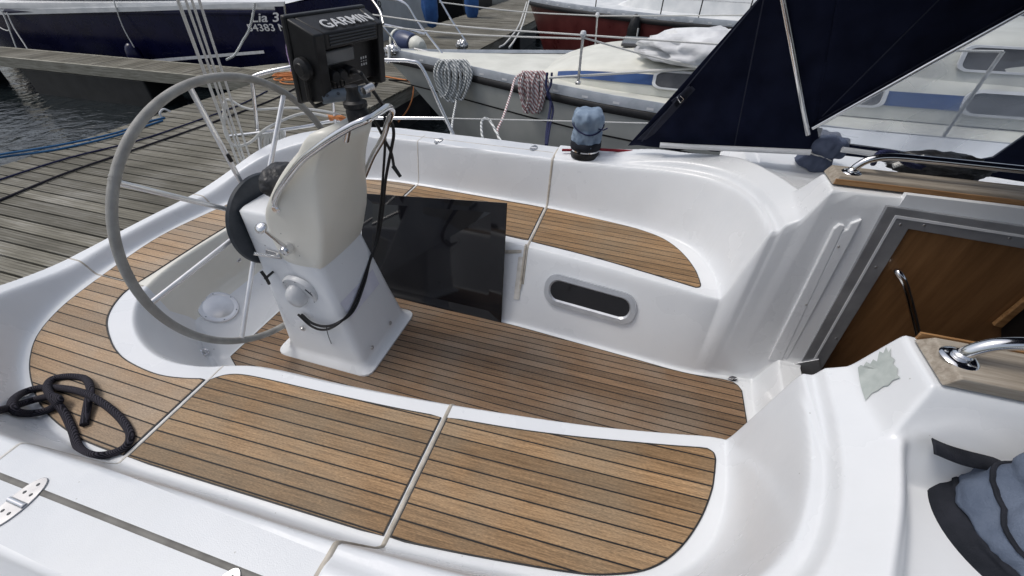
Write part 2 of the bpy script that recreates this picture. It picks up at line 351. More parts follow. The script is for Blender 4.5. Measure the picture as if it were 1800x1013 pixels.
def sdist(X, Y, poly):
    """signed distance, negative inside"""
    P = np.array(poly); A = P; B = np.roll(P, -1, 0)
    sh = X.shape; x = X.ravel(); y = Y.ravel(); best = np.full(x.shape, 1e9); ins = np.zeros(x.shape, bool)
    for (ax, ay), (bx, by) in zip(A, B):
        dx, dy = bx - ax, by - ay; l2 = dx * dx + dy * dy
        if l2 < 1e-12: continue
        t = np.clip(((x - ax) * dx + (y - ay) * dy) / l2, 0, 1)
        d = (x - ax - t * dx) ** 2 + (y - ay - t * dy) ** 2
        np.minimum(best, d, out=best)
        c = ((ay > y) != (by > y))
        if dy != 0:
            xi = ax + (y - ay) / dy * dx; ins ^= c & (x < xi)
    d = np.sqrt(best); d[ins] *= -1
    return d.reshape(sh)
def sst(a, b, x): t = np.clip((x - a) / (b - a), 0, 1); return t * t * (3 - 2 * t)
def smin(a, b, k): h = np.clip(.5 + .5 * (b - a) / k, 0, 1); return b * (1 - h) + a * h - k * h * (1 - h)
def smax(a, b, k): return -smin(-a, -b, k)
XK = [-3, -2.0, -1.6, -1.0, -.45, 0, .3, .5, .62, .72, 4]; ZK = [.735, .735, .74, .745, .75, .775, .81, .835, .855, .875, .875]
def height(X, S):
    X = np.asarray(X, float); S = np.asarray(S, float)
    X = X - .030 * np.clip(S / .45, -1, 1) * sst(0, .7, X); S = np.abs(S)
    return height0(X, S)
def height0(X, S):
    db = sdist(X, S, P_B); dt = sdist(X, S, P_T); ds = sdist(X, S, P_S); dr = sdist(X, S, P_R)
    hc = np.interp(X, XK, ZK)
    aft = sst(-1.55, -2.15, X); low = .535 + .20 * sst(.35, 1.15, S)
    hc = hc * (1 - aft) + low * aft
    d1 = sdist(X, S, P_1); d2 = sdist(X, S, P_2)
    fw1 = sst(-.25, .35, X)
    t1 = np.where(d1 > 0, 1 + d1 / .05, np.clip(ds, 0, None) / (np.clip(ds, 0, None) - np.clip(d1, None, 0) + 1e-6))
    t1 = np.where(ds < 0, np.clip(ds / .05, -1, 0), t1)
    ramp = .46 + (hc - .46) * t1 * 1.04
    H = smax(np.full_like(X, .46), ramp, .075 * np.clip((hc - .46) / .28, .3, 1)); H = smin(H, hc, .03)
    tb = np.clip(d1, 0, None) / (np.clip(d1, 0, None) + np.clip(-d2, 0, None) + 1e-6)       # 0 at the first crest, 1 at the second
    H += .042 * sst(.5, .95, np.where(d2 > 0, 1, tb)) * fw1
    tc = np.clip(d2, 0, None) / (np.clip(d2, 0, None) + np.clip(-dr, 0, None) + 1e-6)
    H += .040 * np.clip(np.where(dr > 0, 1, tc), 0, 1) * sst(.30, .62, X)
    H += .014 * sst(-.462, -.452, X) * sst(1.13, 1.16, S) * (1 - sst(.1, .3, X))
    # outside the coaming
    side = .45 + 0 * X; fw = .835 - .385 * sst(.98, 1.35, S); wf = sst(.2, .5, X)
    out = side * (1 - wf) + fw * wf; out = out * (1 - aft * (1 - sst(.9, 1.3, S))) + (aft * (1 - sst(.9, 1.3, S))) * .3
    wr = .10 - .02 * wf
    drop = sst(0, wr, dr); dropk = drop * drop * (3 - 2 * drop)
    H = H * (1 - drop) + out * drop
    # coachroof cheek each side of the companionway
    cx = np.clip((X - .662) / .070, 0, 1); cs = 1 - np.clip((S - .545) / .115, 0, 1)
    ck = .86 + (1.07 - .86) * smin(cx * 1.0, cs * 1.0, .12)
    ck = np.where(X > .6, ck, 0)
    H = smax(H, ck, .02)
    rn = np.hypot(X - .82, S - .79); H += .007 * np.exp(-((rn - .20) / .014) ** 2) * sst(.69, .73, X)
    # footwell
    floor = .20 * np.clip((-1.945 - X) / .27, 0, 1) * (1 - sst(.30, .42, S)) + .18 * sst(.825, .895, X)
    a = np.clip(db, 0, None); b = np.clip(-dt, 0, None); tt = a / (a + b + 1e-6)
    tt = np.where(dt > 0, 1 + dt / .06, tt)
    line = floor + (H - floor) * tt * 1.03
    z = smin(H, line, .045); z = smax(z, floor, .030)
    z = np.where((db <= -.02), floor, z)
    return z
def hxy(x, y): return float(height(np.array([x]), np.array([y]))[0])
def hn(x, y, e=.006):
    z = height(np.array([x + e, x - e, x, x]), np.array([y, y, y + e, y - e]))
    return Vector((-(z[0] - z[1]) / (2 * e), -(z[2] - z[3]) / (2 * e), 1)).normalized()
def at_h(p, lo=.3, hi=5.5):
    """first hit of the view ray with the moulding"""
    d = ray(*p).normalized(); t = np.arange(lo, hi, .006)
    X = CAMP.x + d.x * t; Y = CAMP.y + d.y * t; Z = CAMP.z + d.z * t
    h = height(X, Y); k = np.argmax(Z < h)
    if k == 0: k = len(t) - 1
    a, b = Z[k - 1] - h[k - 1], h[k] - Z[k]; tt = t[k - 1] + .006 * a / (a + b + 1e-9)
    return CAMP + d * tt

def hull_half(x):   # hull half beam in plan
    xs = [-2.8, -2.72, -2.45, -1.8, -.5, 1.5, 3.6]; ys = [1.0, 1.3, 1.62, 1.78, 1.9, 1.92, 1.85]
    return np.interp(x, xs, ys)
def moulding():
    xs = np.concatenate([np.arange(-2.80, .50, .0075), np.arange(.50, .92, .0045), np.arange(.92, 1.0, .0075), np.arange(1.0, 3.61, .03)])
    ss = np.concatenate([np.arange(0, .26, .013), np.arange(.26, .72, .0045), np.arange(.72, 1.36, .0075), np.arange(1.36, 1.93, .03)])
    Xg, Sg = np.meshgrid(xs, ss, indexing='ij')
    wb_ = np.interp(xs, [-1.3, -1.0, -.55, -.14, .2, .5, .66, .82, 1.2, 3.6], [.30, .37, .365, .34, .315, .295, .315, .335, .345, .345])[:, None] - .30
    Sg = Sg + np.where(Sg < .30, Sg / .30, np.clip(1 - (Sg - .30) / .45, 0, 1)) * wb_
    Z = height0(Xg, Sg)
    nx, ns = Xg.shape
    Yf = np.concatenate([-Sg[:, :0:-1], Sg], 1); Zf = np.concatenate([Z[:, :0:-1], Z], 1); ny = Yf.shape[1]
    Xf = np.repeat(xs[:, None], ny, 1); Xp = Xf + .030 * np.clip(Yf / .45, -1, 1) * sst(0, .7, Xf)
    hb = hull_half(Xf); keep = np.abs(Yf) <= hb + .01
    Yc = np.clip(Yf, -hb, hb)
    V = np.stack([Xp, Yc, Zf], -1).reshape(-1, 3)
    I = np.arange(nx * ny).reshape(nx, ny)
    a, b, c, d = I[:-1, :-1], I[1:, :-1], I[1:, 1:], I[:-1, 1:]
    xc = (Xf[:-1, :-1] + Xf[1:, 1:]) / 2; yc = (Yf[:-1, :-1] + Yf[1:, 1:]) / 2
    k = (keep[:-1, :-1] | keep[1:, 1:]) & ~((xc > .99) & (np.abs(yc) < .4005))
    F = np.stack([a[k], b[k], c[k], d[k]], -1)
    return V, F, xc[k], yc[k]
V, F, fx, fy = moulding()
lid = (fx > -1.41) & (fx < -.465) & (np.abs(fy) > .0)
def mesh_np(name, V, F, m, parent):
    used = np.unique(F); mp = np.full(len(V), -1); mp[used] = np.arange(len(used))
    Vv = V[used]; Ff = mp[F]
    me = bpy.data.meshes.new(name); me.vertices.add(len(Vv)); me.vertices.foreach_set('co', Vv.astype(np.float32).ravel())
    me.loops.add(Ff.size); me.loops.foreach_set('vertex_index', Ff.astype(np.int32).ravel())
    me.polygons.add(len(Ff)); me.polygons.foreach_set('loop_start', np.arange(0, Ff.size, 4, dtype=np.int32)); me.polygons.foreach_set('loop_total', np.full(len(Ff), 4, dtype=np.int32))
    me.update(calc_edges=True); me.validate()
    me.polygons.foreach_set('use_smooth', np.ones(len(Ff), bool))
    me.materials.append(m); o = bpy.data.objects.new(name, me); COL.objects.link(o); o.parent = parent; return o
gate = (fx < -2.155) & (fx > -2.30) & (np.abs(fy) < .365)
top = (np.abs(fy) > 1.135) & (np.abs(fy) < 1.33) & (fx > -2.0) & (fx < -.47)
DECK = mesh_np('cockpit_moulding', V, F[~gate & ~top], GEL, YACHT)
g_ = mesh_np('transom_seat', V, F[gate], CREAM, YACHT); g_['label'] = 'cream removable helm seat section across the stern'
t_ = mesh_np('locker_lid', V, F[top & (fy < 0)], NONSKID, YACHT); t_['label'] = 'textured non-slip coaming lid in the near corner'
t_ = mesh_np('locker_lid', V, F[top & (fy > 0)], NONSKID, YACHT)
# hull sides and stern
sk = MB(); pts = [(-2.8, 0)] + [(x, float(hull_half(x))) for x in [-2.8, -2.76, -2.72, -2.6, -2.45, -2.1, -1.8, -1.2, -.5, .5, 1.5, 2.6, 3.6]]
full = [(x, -y) for x, y in reversed(pts[1:])] + pts
rows = []
for zz, sc in ((None, 1), (.2, 1.0), (-.2, .985), (-.55, .93), (-.9, .8)):
    rows.append([Vector((x, y * sc, (hxy(x, y * .999) + .002 if zz is None else zz))) for x, y in full])
sk.grid(rows); sk.build('hull_side', GEL, YACHT, angle=60)

def drape(name, pts, w, h, m, parent=YACHT, k=10, lift=0.0, label=None):
    """a low rounded strip laid along the moulding through plan points"""
    P = crv([(x, y, 0) for x, y in pts], k); xs = np.array([p.x for p in P]); ys = np.array([p.y for p in P])
    n = len(P); cross = [(-1, -.4), (-.6, .75), (0, 1), (.6, .75), (1, -.4)]
    rows = []
    for i in range(n):
        a = P[max(i - 1, 0)]; b = P[min(i + 1, n - 1)]; t = (b - a).normalized(); s = Vector((-t.y, t.x, 0))
        rows.append([(P[i] + s * c * w / 2, q) for c, q in cross])
    hz = height(np.array([p[0].x for r in rows for p in r]), np.array([p[0].y for r in rows for p in r])).reshape(n, 5)
    out = []
    for i in range(n):
        nn = hn(P[i].x, P[i].y) if h else Vector((0, 0, 1))
        out.append([Vector((rows[i][j][0].x, rows[i][j][0].y, hz[i][j])) + nn * (rows[i][j][1] * h + lift) for j in range(5)])
    mb = MB(); mb.grid(out); o = mb.build(name, m, parent, angle=80)
    if label: o['label'] = label
    return o
def dense(x, y0, y1, n=120): return [(x, y0 + (y1 - y0) * i / n) for i in range(n + 1)]
for sgn in (-1, 1):
    drape('seal_strip', dense(-.46, sgn * .455, sgn * 1.26, 150), .017, .004, SEAL, k=1, label='beige rubber seal across the seat')
    drape('seal_strip', dense(-1.42, sgn * .44, sgn * 1.26, 150), .010, .002, SEALW, k=1, label='narrow pale seal across the seat')
    drape('gate_seam', [(-2.21 - .48 * i / 60, sgn * .366) for i in range(61)], .010, .002, SEAL, k=1)
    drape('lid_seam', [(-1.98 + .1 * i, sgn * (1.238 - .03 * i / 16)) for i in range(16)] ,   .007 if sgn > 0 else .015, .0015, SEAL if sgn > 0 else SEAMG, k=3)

# teak panels
def panel(name, outline, z, m, k=6, r=.0, label=None, th=.006):
    """flat panel from plan outline (closed), with a black caulk margin below it"""
    P = [Vector((x, y, z)) for x, y in outline]
    n = len(P); area = sum(P[i].x * P[(i + 1) % n].y - P[(i + 1) % n].x * P[i].y for i in range(n))
    if area < 0: P.reverse()
    mb = MB(); mb.prism([p - Vector((0, 0, th)) for p in P], (0, 0, th)); o = mb.build(name, m, YACHT, smooth=False, bevel=.0012, seg=1)
    if label: o['label'] = label
    Q = []
    for i in range(n):
        t = (P[(i + 1) % n] - P[i - 1]).normalized(); Q.append(P[i] + Vector((t.y, -t.x, 0)) * .0045)
    mb = MB(); mb.prism([q - Vector((0, 0, th)) for q in Q], (0, 0, th - .0015)); mb.build('caulk_margin', CAULK, o, smooth=False)
    return o
def seg2(pts, k=6): return [(p.x, p.y) for p in crv([(a, b, 0) for a, b in pts], k)]
def fwd_panel(s):
    inner = seg2([(-.448, .597), (-.2, .568), (0, .536), (.2, .497), (.33, .470), (.42, .450)])
    corner = seg2([(.445, .446), (.462, .455), (.466, .475)], 4)
    outer = seg2([(.46, .52), (.445, .59), (.405, .69), (.345, .785), (.27, .855), (.17, .90), (.06, .928), (-.2, .968), (-.448, .999)])
    return [(x, s * y) for x, y in inner + corner + outer]
def mid_panel(s):
    inner = seg2([(-1.408, .716), (-1.37, .683), (-1.31, .663), (-1.2, .652), (-.98, .640), (-.7, .622), (-.476, .602)])
    outer = seg2([(-.476, 1.001), (-.9, 1.02), (-1.408, 1.042)])
    return [(x, s * y) for x, y in inner + outer]
def cor_panel(s):
    inner = seg2([(-2.262, .372), (-2.25, .44), (-2.20, .53), (-2.12, .61), (-1.98, .69), (-1.86, .735), (-1.74, .755), (-1.62, .76), (-1.52, .745), (-1.434, .722)])
    outer = seg2([(-1.434, 1.043), (-1.66, 1.038), (-1.88, .998), (-2.07, .925), (-2.22, .84), (-2.34, .735), (-2.43, .58), (-2.488, .372)])
    return [(x, s * y) for x, y in inner + outer]
ZT = .4645
panel('seat_planking', fwd_panel(-1), ZT, TEAK_N, label='teak seat panel at the near forward end with rounded corner')
panel('seat_planking', fwd_panel(1), ZT, TEAK_F, label='teak seat panel on the far forward bench')
panel('seat_planking', mid_panel(-1), ZT, TEAK_N, label='teak locker lid in the middle of the near bench')
panel('seat_planking', mid_panel(1), ZT, TEAK_F, label='teak locker lid in the middle of the far bench')
panel('seat_planking', cor_panel(-1), ZT, TEAK_A, label='curved teak seat panel in the near stern corner')
panel('seat_planking', cor_panel(1), ZT, TEAK_A, label='curved teak seat panel in the far stern corner')
panel('seat_planking', seg2([(-2.262, -.358), (-2.270, 0), (-2.262, .358)]) + seg2([(-2.492, .358), (-2.545, 0), (-2.492, -.358)]), ZT, TEAK_A, label='teak planking on the helm seat across the stern')
sol = seg2([(.79, .24), (.765, .275), (.71, .285), (.5, .270), (.2, .290), (-.14, .314), (-.55, .340), (-1.19, .350), (-1.45, .42), (-1.62, .45), (-1.78, .43), (-1.925, .36)])
sole = sol + [(x, -y) for x, y in reversed(sol)]
panel('sole_planking', sole, .0100, TEAK_S, label='worn darker teak cockpit sole')

# worn patch on the near cheek
def drape_patch(name, pix, m, parent, lift=.0035, label=None, N_=14):
    """an irregular thin patch on the moulding whose outline was read from the photo"""
    P = [at_h(p) for p in pix]; c = sum(P, Vector()) / len(P)
    mb = MB(); c.z = hxy(c.x, c.y); vs = [c + hn(c.x, c.y) * lift]; fs = []; n = len(P); R = 6
    for r in range(1, R + 1):
        for p in P:
            q = c.lerp(p, r / R); nn = hn(q.x, q.y); q.z = hxy(q.x, q.y); vs.append(q + nn * lift)
    for i in range(n): fs.append((0, 1 + i, 1 + (i + 1) % n))
    for r in range(R - 1):
        for i in range(n):
            a = 1 + r * n + i; b = 1 + r * n + (i + 1) % n; fs.append((a, b, b + n, a + n))
    mb.add(vs, fs); o = mb.build(name, m, parent, angle=80)
    if label: o['label'] = label
    return o
pt = [(1503, 632), (1508, 628), (1511, 633), (1518, 622), (1524, 628), (1530, 618), (1537, 622), (1541, 604), (1548, 607), (1553, 596), (1557, 606), (1562, 598), (1560, 612), (1568, 618), (1565, 626), (1574, 634), (1572, 644), (1578, 650), (1564, 655), (1557, 664), (1548, 665), (1538, 673), (1528, 677), (1522, 684), (1516, 691), (1510, 672), (1506, 655)]
pt = [(a + 7, b + 15) for a, b in pt]
drape_patch('worn_patch', pt, PLASTER, YACHT, label='grey-green worn adhesive patch on the near coachroof corner')

# bench locker window (rounded frame with dark opening) on the far bench front
def wallp(x, t, off=0.0):
    """point on far bench front: t 0 = sole, 1 = lip"""
    xb = [-2, -1.19, -.55, -.14, .2, .5, .66, .82]; yb = [.43, .375, .365, .34, .315, .295, .315, .335]
    xt = [-1.25, -.9, -.46, 0, .33, .48, .58, .85]; yt = [.603, .583, .54, .48, .42, .39, .388, .40]
    y0 = np.interp(x, xb, yb); y1 = np.interp(x, xt, yt)
    p = Vector((x, y0 + (y1 - y0) * t / 1.0, .46 * t)); q = Vector((x, y1, .46)); nrm = Vector((-.06, -.46, (y1 - y0))).normalized()
    return p + nrm * off
A_, B_ = at_y((960, 500), .45), at_y((1115, 560), .40)
def rrect(x0, x1, t0, t1, rx, rt, n=6):
    out = []
    for cx, ct, a0 in ((x1 - rx, t1 - rt, 0), (x0 + rx, t1 - rt, 90), (x0 + rx, t0 + rt, 180), (x1 - rx, t0 + rt, 270)):
        for i in range(n + 1):
            a = math.radians(a0 + 90 * i / n); out.append((cx + rx * math.cos(a), ct + rt * math.sin(a)))
    return out
def wall_hit(p):
    d = ray(*p); best = None
    for i in range(400):
        y = .29 + .3 * i / 400; q = at_y(p, y); t = q.z / .46
        e = abs(wallp(q.x, t).y - y)
        if best is None or e < best[0]: best = (e, q.x, t)
    return best[1], best[2]
wl = [wall_hit(p) for p in ((958, 507), (1118, 548), (1030, 497), (1030, 548))]
wx0, wx1 = wl[0][0], wl[1][0]; wt1, wt0 = wl[2][1] + .02, wl[3][1] - .02
o1 = rrect(wx0, wx1, wt0, wt1, .075, .17); o2 = rrect(wx0 + .026, wx1 - .026, wt0 + .062, wt1 - .062, .055, .13); o3 = rrect(wx0 + .034, wx1 - .034, wt0 + .08, wt1 - .08, .05, .115)
mb = MB(); mb.grid([[wallp(x, t, off) for x, t in oo + oo[:1]] for oo, off in ((o1, .001), (o1, .016), (o2, .018), (o3, .009), (o3, .004))]); PORT = mb.build('port_frame', ALUP, YACHT, angle=32)
PORT['label'] = 'silver rounded frame round the dark opening in the far bench front'
mb = MB(); mb.add([wallp(x, t, .008) for x, t in o3], [tuple(range(len(o3)))]); mb.build('dark_opening', ACR2, PORT, smooth=False)
# drip channel under the far seat seam
drape('drain_channel', dense(-.486, .42, .515, 60), .036, .001, SEALW, k=1, lift=.004)
drape('channel_slot', dense(-.470, .445, .55, 60), .011, .001, SEAL, k=1, lift=.008)
drape('lid_gap', [(-.76 + .27 * i / 30, .527) for i in range(31)], .008, .001, SEAL, k=1, lift=.004)


# ------------------------------------------------------------------ companionway
WQ, WN = Vector((.9, .345, 0)), Vector((0, -1, .055 / 1.07)).normalized()
def wl_(p, off=0.0): return at_pl(p, WQ + WN * (.004 + off), WN)
def strip(pix, off, th, m, name, parent=YACHT, bevel=.002, label=None):
    P = [wl_(p, off) for p in pix]; mb = MB(); mb.prism([p - WN * th for p in P], WN * th); o = mb.build(name, m, parent, smooth=False, bevel=bevel, seg=2)
    if label: o['label'] = label
    return o
SLIDE = strip([(1398, 655), (1560, 363), (1830, 403), (1830, 443), (1597, 403), (1438, 660)], .012, .04, ALU, 'companionway_frame', label='grey aluminium companionway track')
strip([(1417, 655), (1574, 379), (1830, 419), (1830, 423), (1576, 384), (1421, 655)], .0145, .003, ALUW, 'pale_edge', SLIDE, bevel=0)
strip([(1396, 640), (1440, 632), (1446, 668), (1400, 668)], .020, .03, ALU, 'corner_block', SLIDE)
for p in ((1583, 395), (1470, 595), (1625, 396), (1775, 419), (1540, 470)):
    q = wl_(p, .014); mb = MB(); mb.lathe([(.0, .0015), (.004, .001), (.005, 0)], q, 10, WN.to_track_quat('Z', 'Y').to_matrix()); mb.build('screw', STEEL, SLIDE)
TRK = strip([(1350, 634), (1466, 403), (1476, 395), (1486, 397), (1374, 636)], .014, .018, GEL, 'board_track', bevel=.004, label='white plastic track beside the companionway')
strip([(1371, 637), (1480, 408), (1490, 404), (1497, 393), (1516, 386), (1510, 398), (1384, 634)], .012, .016, GEL, 'track_lip', TRK, bevel=.004)
for p in ((1474, 434), (1417, 536), (1371, 620)):
    q = wl_(p, .016); mb = MB(); mb.lathe([(.0, .001), (.004, .0008), (.0045, 0)], q, 10, WN.to_track_quat('Z', 'Y').to_matrix()); mb.build('screw', STEEL, TRK)
# cabin interior box
mb = MB(); mb.box((1.46, .405, .31), (.98, .02, 1.36)); CAB = mb.build('cabin_lining', VENEER, YACHT, smooth=False)
CAB['label'] = 'varnished mahogany panel inside the companionway'
DARK = noisy(mat('painted_cabin_dark', (.02, .015, .012), .7), (.012, .009, .008), (.03, .022, .018), 4)  # near-black colour stands in for the unlit cabin's darkness
mb = MB(); mb.box((1.96, 0, .35), (.02, .83, 1.42)); mb.box((1.46, 0, -.37), (.98, .83, .02)); mb.build('cabin_bulkhead', DARK, YACHT, smooth=False)
mb = MB()
for s_ in (-1, 1): mb.box((1.80, s_ * .408, 1.03), (1.62, .022, .10))
mb.build('hatch_fascia', GEL, YACHT, smooth=False)
mb = MB(); mb.box((1.46, -.405, .31), (.98, .02, 1.36)); mb.build('cabin_lining', VENEER, YACHT, smooth=False)
mb = MB(); mb.box((.985, 0, -.125), (.02, .78, .54)); mb.build('companionway_sill', GEL, YACHT, smooth=False)
# diagonal trim, and a flat near-black sheet painting the darkness beyond the lining
def iny(p, off=0): return at_y(p, .392 - off)
mb = MB(); mb.prism([iny((1742, 568)), iny((1800, 520)), iny((1830, 494)), iny((1830, 514)), iny((1800, 534)), iny((1757, 572))], (0, -.018, 0)); mb.build('trim_moulding', OLDTEAKE, CAB, smooth=False, bevel=.003)
mb = MB(); mb.add([iny((1760, 571), .003), iny((1800, 536), .003), iny((1830, 516), .003), iny((1830, 640), .003), iny((1760, 640), .003)], [(0, 1, 2, 3, 4)]); mb.build('recess_dark_sheet', DARK, CAB, smooth=False)
h = [at_y((1578, 478), .39), at_y((1578, 478), .355), at_y((1590, 497), .335), at_y((1600, 530), .335), at_y((1612, 580), .335), at_y((1618, 610), .335)]
mb = MB(); mb.tube(crv(h, 6), .012, 12); mb.build('inner_handle', CHROME, CAB)

# teak strips on the cheeks with grab rails
for s in (1, -1):
    if s > 0: x0 = .765; pr_ = [(.438, 0), (.560, 0), (.560, .030), (.452, .030)]
    else: x0 = .712; pr_ = [(.415, 0), (.548, 0), (.548, .030), (.43, .030)]
    mb = MB(); P = [Vector((x0, s * y, 1.070 + z)) for y, z in pr_]; Q = [Vector((2.6, s * y, 1.070 + z)) for y, z in pr_]
    P = [Vector((p.x + (0.018 if p.z > 1.08 else 0), p.y, p.z)) for p in P]
    mb.add(P + Q, [(0, 1, 2, 3), (7, 6, 5, 4), (0, 4, 5, 1), (1, 5, 6, 2), (2, 6, 7, 3), (3, 7, 4, 0)])
    T = mb.build('teak_pad', OLDTEAK, YACHT, smooth=False, bevel=.003, seg=2)
    T['label'] = 'weathered teak rail pad on the far side of the companionway' if s > 0 else 'weathered teak rail pad on the near side of the companionway'
    mb = MB(); mb.box(((x0 + 2.6) / 2 + .003, s * (pr_[0][0] - .002), 1.083), (2.6 - x0, .006, .020)); mb.build('oiled_edge', OLDTEAKE, T, smooth=False)
    by = s * (.503 if s > 0 else .485); bx = .835 if s > 0 else .752
    mb = MB(); pth = crv([(bx, by, 1.098), (bx + .006, by, 1.125), (bx + .035, by, 1.155), (bx + .10, by, 1.172), (bx + .25, by, 1.175)], 8) + [Vector((2.2, by, 1.175)), Vector((2.3, by, 1.10))]
    mb.tube(pth, .0135, 16); G = mb.build('grab_rail', CHROME, YACHT)
    G['label'] = 'polished steel grab rail on the %s teak pad' % ('far' if s > 0 else 'near')
    mb = MB(); mb.lathe([(0, .006), (.022, .006), (.030, .004), (.034, 0)], (bx, by, 1.1), 28); mb.lathe([(.014, .0), (.0175, .006), (.0175, .012), (.014, .016)], (bx, by, 1.1), 24); mb.build('rail_base', CHROME, G)
    for a in (40, 160, 280):
        mb = MB(); mb.lathe([(0, .002), (.003, .0018), (.0042, 0)], (bx + .024 * math.cos(math.radians(a)), by + .024 * math.sin(math.radians(a)), 1.1055), 8); mb.build('screw', STEEL, G)

# ------------------------------------------------------------------ small fittings
def fitting(name, px, build_, label=None):
    p = at_h(px); n = hn(p.x, p.y); R = n.to_track_quat('Z', 'Y').to_matrix(); o = build_(p, R, n)
    o.name = name
    if label: o['label'] = label
    return o
def hinge(p, R, n, rot, sz=1.0):
    ly = (Vector((0, 1, 0)) - n * n.y).normalized(); lx = ly.cross(n).normalized()
    Rz = Matrix(((ly.x, lx.x, n.x), (ly.y, lx.y, n.y), (ly.z, lx.z, n.z)))
    mb = MB(); ring = []
    for k in range(32):
        a = 2 * math.pi * k / 32; ring.append(Vector((.062 * math.cos(a), .030 * math.sin(a), 0)) * sz)
    mb.prism([Rz @ q + p + n * .0005 for q in ring], n * .0035)
    o = mb.build('hinge', HSTEEL, YACHT, bevel=.001, seg=2)
    mb = MB(); mb.tube([Rz @ Vector((0, -.026, .004)) * sz + p, Rz @ Vector((0, .026, .004)) * sz + p], .0065 * sz, 12); mb.build('hinge_pin', CHROME, o)
    for c in (-.044, -.022, .022, .044):
        for d in ((-.011, .011) if abs(c) < .03 else (0,)):
            mb = MB(); mb.lathe([(0, .0014), (.0030, .0012), (.0042, 0)], Rz @ Vector((c, d, .004)) * sz + p, 8, Rz); mb.build('screw', DGREY, o)
    return o
fitting('hinge', (32, 885), lambda p, R, n: hinge(p, R, n, 0, 1.0), 'polished hinge on the near coaming lid by the left edge')
fitting('hinge', (382, 1054), lambda p, R, n: hinge(p, R, n, 0, .9), 'polished hinge on the near coaming lid at the bottom edge')
for px in ((771, 248), (938, 261)):
    fitting('hinge', px, lambda p, R, n: hinge(p, R, n, 0, .8))
def oval_plate(p, R, n, a=.100, b=.1):
    p = p + n * .009
    mb = MB(); mb.lathe([(0, .004), (a * .72, .004), (a * .76, .0025), (a * .8, .0045), (a * .97, .004), (a, 0), (a, -.03)], p, 40, R)
    o = mb.build('inspection_plate', SPOKEM, YACHT, angle=50)
    for k in range(6):
        q = R @ Vector((a * .88 * math.cos(k * 1.047), a * .88 * math.sin(k * 1.047), .004)); mb = MB(); mb.lathe([(0, .0015), (.003, .001), (.004, 0)], p + q, 8, R); mb.build('screw', DGREY, o)
    return o
fitting('inspection_plate', (384, 541), lambda p, R, n: oval_plate(p, R, n), 'round steel inspection plate on the ramp below the helm seat')
def pad_eye(p, R, n, s=1.0, rot=0):
    Rz = R @ Matrix.Rotation(rot, 3, 'Z')
    mb = MB(); mb.lathe([(0, .004), (.016 * s, .004), (.019 * s, 0)], p, 20, Rz, squash=lambda q, a, r, z: Vector((q.x * 1.35, q.y * .8, q.z)))
    o = mb.build('pad_eye', CHROME, YACHT)
    mb = MB(); mb.tube([Rz @ (q * s) + p for q in crv([Vector((-.014, 0, .003)), Vector((-.013, 0, .016)), Vector((0, 0, .025)), Vector((.013, 0, .016)), Vector((.014, 0, .003))], 6)], .0036 * s, 8); mb.build('eye_loop', CHROME, o)
    return o
fitting('pad_eye', (357, 621), lambda p, R, n: pad_eye(p, R, n, 1.1, .8), 'steel pad eye on the curved well side near the wheel')
fitting('pad_eye', (1288, 666), lambda p, R, n: pad_eye(p, R, n, 1.0, .2), 'steel pad eye at the forward corner of the sole')
fitting('pad_eye', (420, 458), lambda p, R, n: pad_eye(p, R, n, .7, .2))
def bolt(p, n, r=.011, m=STEEL, parent=YACHT, name='bolt'):
    R = n.to_track_quat('Z', 'Y').to_matrix(); mb = MB(); mb.lathe([(0, .008), (r * .6, .0078), (r * .7, .002), (r, .002), (r, 0)], p, 6, R); mb.lathe([(r * 1.3, 0), (r * 1.3, .0015), (r, .0015)], p, 18, R)
    return mb.build(name, m, parent, angle=30)
for px in ((1250, 806), (395, 555), (430, 570), (460, 500), (376, 614)):
    p = at_h(px); n = hn(p.x, p.y); mb = MB(); mb.lathe([(0, .0015), (.003, .0012), (.004, 0)], p, 8, n.to_track_quat('Z', 'Y').to_matrix()); mb.build('screw', STEEL, YACHT)

# ------------------------------------------------------------------ steering pedestal
def loft(sections, name, m, parent, sub=2, n_r=4, rad=.035, angle=50):
    """sections: list of (4 corner Vectors); rounded rectangle loft"""
    rows = []
    for C, r in sections:
        c = sum(C, Vector()) / 4; row = []
        for i in range(4):
            p = C[i]; a = C[i - 1]; b = C[(i + 1) % 4]; ea = (a - p); eb = (b - p); rr = min(r, ea.length * .48, eb.length * .48)
            pa = p + ea.normalized() * rr; pb = p + eb.normalized() * rr
            for k in range(n_r + 1):
                t = k / n_r; row.append(pa * (1 - t) ** 2 + p * 2 * t * (1 - t) + pb * t * t)
        rows.append(row + row[:1])
    mb = MB(); mb.grid(rows); n = len(rows[0]) - 1
    b0 = len(mb.v); mb.f.append([i for i in range(n)]); mb.f.append([(len(rows) - 1) * (n + 1) + i for i in range(n)])
    o = mb.build(name, m, parent, angle=angle)
    bm = bmesh.new(); bm.from_mesh(o.data); bmesh.ops.remove_doubles(bm, verts=bm.verts, dist=1e-5); bmesh.ops.recalc_face_normals(bm, faces=bm.faces); bm.to_mesh(o.data); bm.free()
    for p in o.data.polygons: p.use_smooth = True
    o.data.set_sharp_from_angle(angle=math.radians(angle))
    return o
def rect(xa, xf, ya, yf, z, za=None):
    """corners aft-stbd, fwd-stbd, fwd-port, aft-port ; ya/yf half widths aft/forward"""
    za = z if za is None else za
    return [Vector((xa, -ya, za)), Vector((xf, -yf, z)), Vector((xf, yf, z)), Vector((xa, ya, za))]
